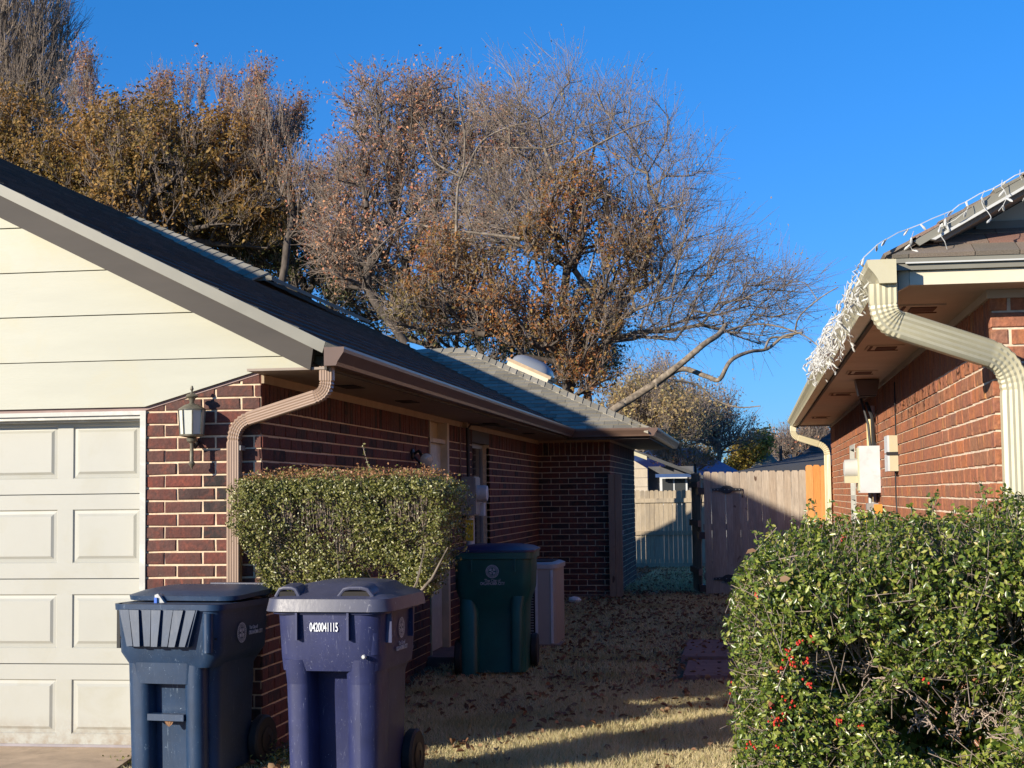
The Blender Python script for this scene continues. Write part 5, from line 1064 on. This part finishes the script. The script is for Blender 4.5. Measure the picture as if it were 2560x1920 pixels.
def grow(root, P, alpha=.35, step=.45, r=None, wob=.12, up=.0):
    root = np.array(root, float); P = P[np.argsort(np.linalg.norm(P - root, axis=1))]
    cap = 40000; pos = np.zeros((cap, 3)); par = np.full(cap, -1); pl = np.zeros(cap); pos[0] = root; n = 1
    top = root + np.array([0, 0, max(1.2, (P[:, 2].min() - root[2]) * .8)]); 
    for k in range(1, 5): pos[n] = root + (top - root) * k / 4 + r.normal(0, .05, 3) * [1, 1, 0]; par[n] = n - 1; pl[n] = pl[n - 1] + .4; n += 1
    ends = []
    for p in P:
        d = np.linalg.norm(pos[1:n] - p, axis=1); back = np.maximum(0, pos[1:n, 2] - p[2]) * .8; j = 1 + int(np.argmin(d + alpha * pl[1:n] + back)); L = np.linalg.norm(pos[j] - p); m = max(1, int(L / step)); a = pos[j].copy(); prev = j
        for k in range(1, m + 1):
            t = k / m; q = a + (p - a) * t + (r.normal(0, wob, 3) * L * .25 * (t * (1 - t) * 2 + .1)) + np.array([0, 0, -up * L * t * (1 - t)])
            if n >= cap: break
            pos[n] = q; par[n] = prev; pl[n] = pl[prev] + L / m; prev = n; n += 1
        ends.append(prev)
    pos, par = pos[:n], par[:n]; return pos, par, np.array(ends)
def tree(name, label, root, P, leaves=None, leafsize=.09, lpt=8, twig=6, twl=.6, trad=.007, tipr=.010, pw=2.35, r=None, bark='bark', twigmat='twig', group=None, alpha=.35, spread=.25, upb=.6, wob=.12, leafmask=None, cat='tree', wmax=.11):
    pos, par, ends = grow(root, P, alpha, r=r, wob=wob); n = len(pos); w = np.zeros(n); w[ends] += tipr ** pw
    for i in range(n - 1, 0, -1):
        if w[i] == 0: w[i] = tipr ** pw
        w[par[i]] += w[i]
    rad = np.minimum(w ** (1 / pw), wmax); org = np.array(root); t = thing(name, label, cat, tuple(org), 0, group); idx = np.arange(1, n)
    big = rad[1:] > .03; Vs = []
    i1 = idx[big]; V, F = segs_mesh(pos[par[i1]], pos[i1], np.minimum(rad[par[i1]], rad[i1] * 1.25), rad[i1], 7)
    i2 = idx[~big]; V2, F2 = segs_mesh(pos[par[i2]], pos[i2], np.minimum(rad[par[i2]], rad[i2] * 1.3), rad[i2], 4); npmesh('trunk', np.concatenate([V, V2]) - org, np.concatenate([F, F2 + len(V)]), M[bark], t)
    tip = pos[ends]; tdir = tip - pos[par[ends]]; cen = pos.mean(0) - [0, 0, 2.0]; out_ = tip - cen; out_ /= np.linalg.norm(out_, axis=1)[:, None]; tdir = tdir / (np.linalg.norm(tdir, axis=1)[:, None] + 1e-9) * .5 + out_ * .6 + [0, 0, upb]
    # twigs
    A, B, RA, RB, TP = [], [], [], [], []
    for k in range(twig):
        s = tip + (pos[par[ends]] - tip) * r.random((len(tip), 1)) * .8; d = tdir + r.normal(0, spread * 2, tip.shape); d /= np.linalg.norm(d, axis=1)[:, None]; L = twl * r.uniform(.4, 1.2, (len(tip), 1))
        m1 = s + d * L * .5 + r.normal(0, .03, s.shape); d2 = d + r.normal(0, .28, s.shape) + [0, 0, upb * .25]; d2 /= np.linalg.norm(d2, axis=1)[:, None]; e = m1 + d2 * L * .5
        d3 = d + r.normal(0, .6, s.shape); d3 /= np.linalg.norm(d3, axis=1)[:, None]; e3 = m1 + d3 * L * .38
        A += [s, m1, m1]; B += [m1, e, e3]; o = np.ones(len(s)); RA += [o * trad, o * trad * .75, o * trad * .6]; RB += [o * trad * .75, o * trad * .45, o * trad * .4]; TP += [m1, e, e3, (m1 + e) / 2]
    if twig:
        V, F = segs_mesh(np.concatenate(A), np.concatenate(B), np.concatenate(RA), np.concatenate(RB), 3); npmesh('twigs', V - org, F, M[twigmat], t)
    if leaves:
        TP = np.concatenate(TP) if twig else tip; m = int(len(ends) * lpt); j = r.integers(0, len(TP), m); Q = TP[j] + r.normal(0, leafsize * .9, (m, 3))
        Q = Q[(vnoise(Q, 1.5, 17) + .5 * vnoise(Q, 4, 5) > -.45) | (r.random(len(Q)) < .12)]
        V, F = leaf_cloud(Q, (Q - cen) / np.linalg.norm(Q - cen, axis=1)[:, None], leafsize, .62, .75, .35, int(r.integers(1e6))); npmesh('crown', V - org, F, M[leaves], t)
    return t
def CP(e, n, Y, seed): return crown_points(e, n, np.random.default_rng(seed), Y)
def rt(px, Y): p = at(px, 1300, Y); return (p.x, Y, 0)
R_ = np.random.default_rng(77)
tree('bare_tree', 'tall bare pale twigged tree in the upper left corner', rt(10, 55), CP([(20, 60, 190, 230), (60, 250, 150, 120), (-60, 300, 120, 120)], 900, 55, 1), None, twig=7, twl=1.5, trad=.011, tipr=.016, r=R_, alpha=.6, spread=.2, upb=.8)
tree('oak_tree', 'olive brown leaved tree filling the left background above the garage roof', rt(110, 39), CP([(20, 340, 140, 130), (150, 440, 210, 150), (10, 480, 150, 130), (260, 470, 170, 150)], 1100, 39, 2), 'oak_brown', .11, 34, 4, .55, r=R_, bark='bark_d', alpha=.3)
tree('oak_tree', 'brown leaved tree with tall upright shoots left of the blue gap', rt(430, 38), CP([(330, 370, 180, 130), (440, 440, 240, 150), (570, 400, 140, 120), (340, 540, 210, 120), (620, 520, 150, 120)], 1500, 38, 3), 'oak_brown', .11, 32, 4, .55, r=R_, bark='bark_d', alpha=.3)
sh_ = [(180 + 36 * k + random.uniform(-20, 20), 280 + random.uniform(-90, 60) + abs(k - 7) * 6, random.uniform(14, 34), random.uniform(30, 90)) for k in range(17)]
tree('oak_tree', 'thin upright half bare shoots rising above the brown leaved trees', rt(440, 38.6), CP(sh_ + [(430, 420, 240, 60, .3)], 420, 38.6, 4), 'mauve_leaf', .085, 20, 6, .9, r=R_, alpha=.6, spread=.12, upb=1.1, twigmat='twig', tipr=.006, trad=.005)
tree('evergreen_oak', 'dark green dense tree in the gap behind the gable roof', rt(690, 40), CP([(640, 600, 150, 120), (740, 640, 140, 110), (560, 600, 120, 100), (850, 700, 100, 90)], 900, 40, 5), 'dark_leaf', .10, 30, 4, .5, r=R_, bark='bark_d')
tree('half_bare_tree', 'thin twiggy tree with sparse leaves between the two large crowns', rt(700, 37.5), CP([(680, 390, 60, 130), (780, 480, 90, 90), (640, 330, 60, 90)], 220, 37.5, 6), 'mauve_leaf', .08, 14, 7, .8, r=R_, alpha=.6, upb=1.2, spread=.15, bark='bark_d')
tree('mauve_tree', 'large mauve brown leaved tree reaching highest in the middle', rt(1010, 36), CP([(960, 280, 110, 110), (1080, 270, 120, 100), (920, 430, 140, 130), (1090, 420, 160, 150), (950, 620, 180, 120), (850, 560, 100, 110), (1230, 360, 130, 130), (1140, 600, 160, 120), (1330, 420, 120, 120), (1270, 560, 110, 90)], 1500, 36, 7), 'mauve_leaf', .085, 15, 5, .75, r=R_, alpha=.35, upb=.45, spread=.4, bark='bark_d')
tree('rust_tree', 'rust orange leaved tree behind the skylight', rt(1330, 34), CP([(1460, 490, 110, 70), (1380, 590, 120, 90), (1240, 740, 150, 100), (1560, 640, 90, 120), (1400, 820, 170, 90), (1130, 680, 110, 100), (1450, 940, 90, 60), (1040, 780, 110, 80)], 850, 31, 8), 'rust_leaf', .08, 24, 4, .45, r=R_, bark='bark_d', alpha=.3)
tree('evergreen_oak', 'dark understory tree behind the rear roof ridge', rt(1080, 41), CP([(960, 760, 150, 90), (1130, 800, 160, 90), (1300, 880, 130, 80), (1450, 900, 110, 80), (1500, 780, 90, 80)], 900, 41, 9), 'dark_leaf', .10, 17, 5, .6, r=R_, bark='bark_d')
# the big bare tree leaning right, with its limbs laid out one by one
Yb = 32.0; rr = np.random.default_rng(9)
bt = tree('bare_spreading_tree', 'wide bare tree with pale curving limbs spreading right against the blue sky', rt(1480, Yb), CP([(1330, 280, 170, 120), (1510, 330, 190, 120), (1640, 470, 160, 130), (1620, 620, 230, 120), (1780, 720, 240, 100), (1890, 790, 160, 80), (1250, 520, 190, 140), (1640, 800, 200, 80)], 560, Yb, 10), 'straw_leaf', .06, 4, 7, 1.15, r=rr, alpha=.28, spread=.35, upb=.2, trad=.005, tipr=.007, wob=.35, wmax=.085)
b = MB(); o = Vector(rt(1480, Yb))
def limb(pts, r0, r1, mi=0):
    r0 *= .72; r1 *= .8; pts = [(x + random.uniform(-5, 5), y + random.uniform(-4, 4)) for x, y in pts]
    q = [at(x, y, Yb - 1.2 + .3 * math.sin(i)) - o for i, (x, y) in enumerate(pts)]; fine = []
    for i in range(len(q) - 1):
        p0, p1, p2, p3 = q[max(i - 1, 0)], q[i], q[i + 1], q[min(i + 2, len(q) - 1)]
        for k in range(5):
            t = k / 5; fine.append(.5 * ((2 * p1) + (-p0 + p2) * t + (2 * p0 - 5 * p1 + 4 * p2 - p3) * t * t + (-p0 + 3 * p1 - 3 * p2 + p3) * t ** 3))
    fine.append(q[-1]); n = len(fine); b.tube(fine, [r0 + (r1 - r0) * i / (n - 1) for i in range(n)], 8)
limb([(1500, 1090), (1530, 1030), (1580, 990), (1640, 955), (1700, 905), (1760, 860), (1800, 835), (1818, 815)], .13, .06)
limb([(1640, 960), (1680, 930), (1720, 925), (1765, 945), (1800, 950), (1830, 905), (1870, 880), (1920, 870), (1960, 840), (2010, 835)], .085, .03)
limb([(1915, 875), (1925, 845), (1985, 838), (2000, 790), (2050, 742), (2100, 715)], .035, .012)
limb([(2046, 745), (2010, 712), (1990, 702)], .016, .007)
limb([(1800, 835), (1850, 820), (1920, 812), (2000, 840), (2060, 880)], .035, .012)
limb([(1685, 950), (1740, 965), (1790, 1000), (1850, 1018), (1900, 1015)], .035, .012)
limb([(1320, 640), (1360, 560), (1410, 470), (1440, 400), (1470, 380), (1560, 330), (1620, 300)], .05, .014)
limb([(1360, 560), (1375, 520), (1440, 490), (1500, 480), (1560, 500)], .03, .012)
limb([(1145, 590), (1140, 470), (1155, 420), (1165, 330), (1150, 270), (1145, 190)], .045, .012)
limb([(1150, 460), (1200, 360), (1260, 320), (1330, 300)], .035, .01)
limb([(1150, 440), (1090, 400), (1060, 320), (1010, 270)], .03, .01)
limb([(920, 650), (1010, 560), (1100, 575), (1200, 585), (1300, 600)], .02, .04)
limb([(1470, 690), (1500, 560), (1470, 500), (1500, 440)], .03, .01)
b.obj('limb', M['bark'], bt, smooth=60)
# far trees above the fence
tree('distant_tree', 'straw coloured half bare tree beyond the wing roof corner', rt(1600, 62), CP([(1590, 1040, 80, 70), (1680, 1070, 110, 60), (1560, 1090, 90, 60)], 520, 62, 11), 'tan_leaf', .14, 24, 4, 1.2, r=R_, trad=.010, tipr=.014, alpha=.4, group=None)
tree('distant_tree', 'pale mauve bare tree beyond the picket fence', rt(1800, 66), CP([(1740, 1050, 100, 60), (1810, 1100, 70, 40), (1640, 990, 80, 60)], 300, 66, 12), 'pink_leaf', .13, 14, 5, 1.4, r=R_, trad=.010, tipr=.014, alpha=.4)
tree('golden_tree', 'small golden leaved tree before the far tan roof', rt(1875, 72), CP([(1870, 1145, 42, 34), (1850, 1185, 45, 25), (1905, 1120, 30, 22)], 260, 72, 13), 'gold_leaf', .16, 30, 4, .6, r=R_, tipr=.014)
tree('distant_tree', 'dark bushy tree low beside the blue roof house', rt(1750, 70), CP([(1740, 1150, 50, 30), (1700, 1165, 60, 25), (1640, 1150, 60, 35)], 200, 70, 14), 'tan_leaf', .14, 26, 4, .7, r=R_, tipr=.014)
tree('distant_tree', 'reddish bare twigs beyond the far end of the orange brick house', rt(2030, 80), CP([(2030, 1110, 60, 40), (1960, 1130, 50, 30)], 160, 80, 15), 'mauve_leaf', .14, 5, 7, 1.3, r=R_, trad=.013, tipr=.014)
tree('distant_tree', 'brown leaved bush hanging before the blue roof', rt(1680, 50), CP([(1720, 1160, 70, 22), (1660, 1130, 50, 30)], 160, 50, 16), 'rust_leaf', .09, 16, 5, .6, r=R_, tipr=.01)
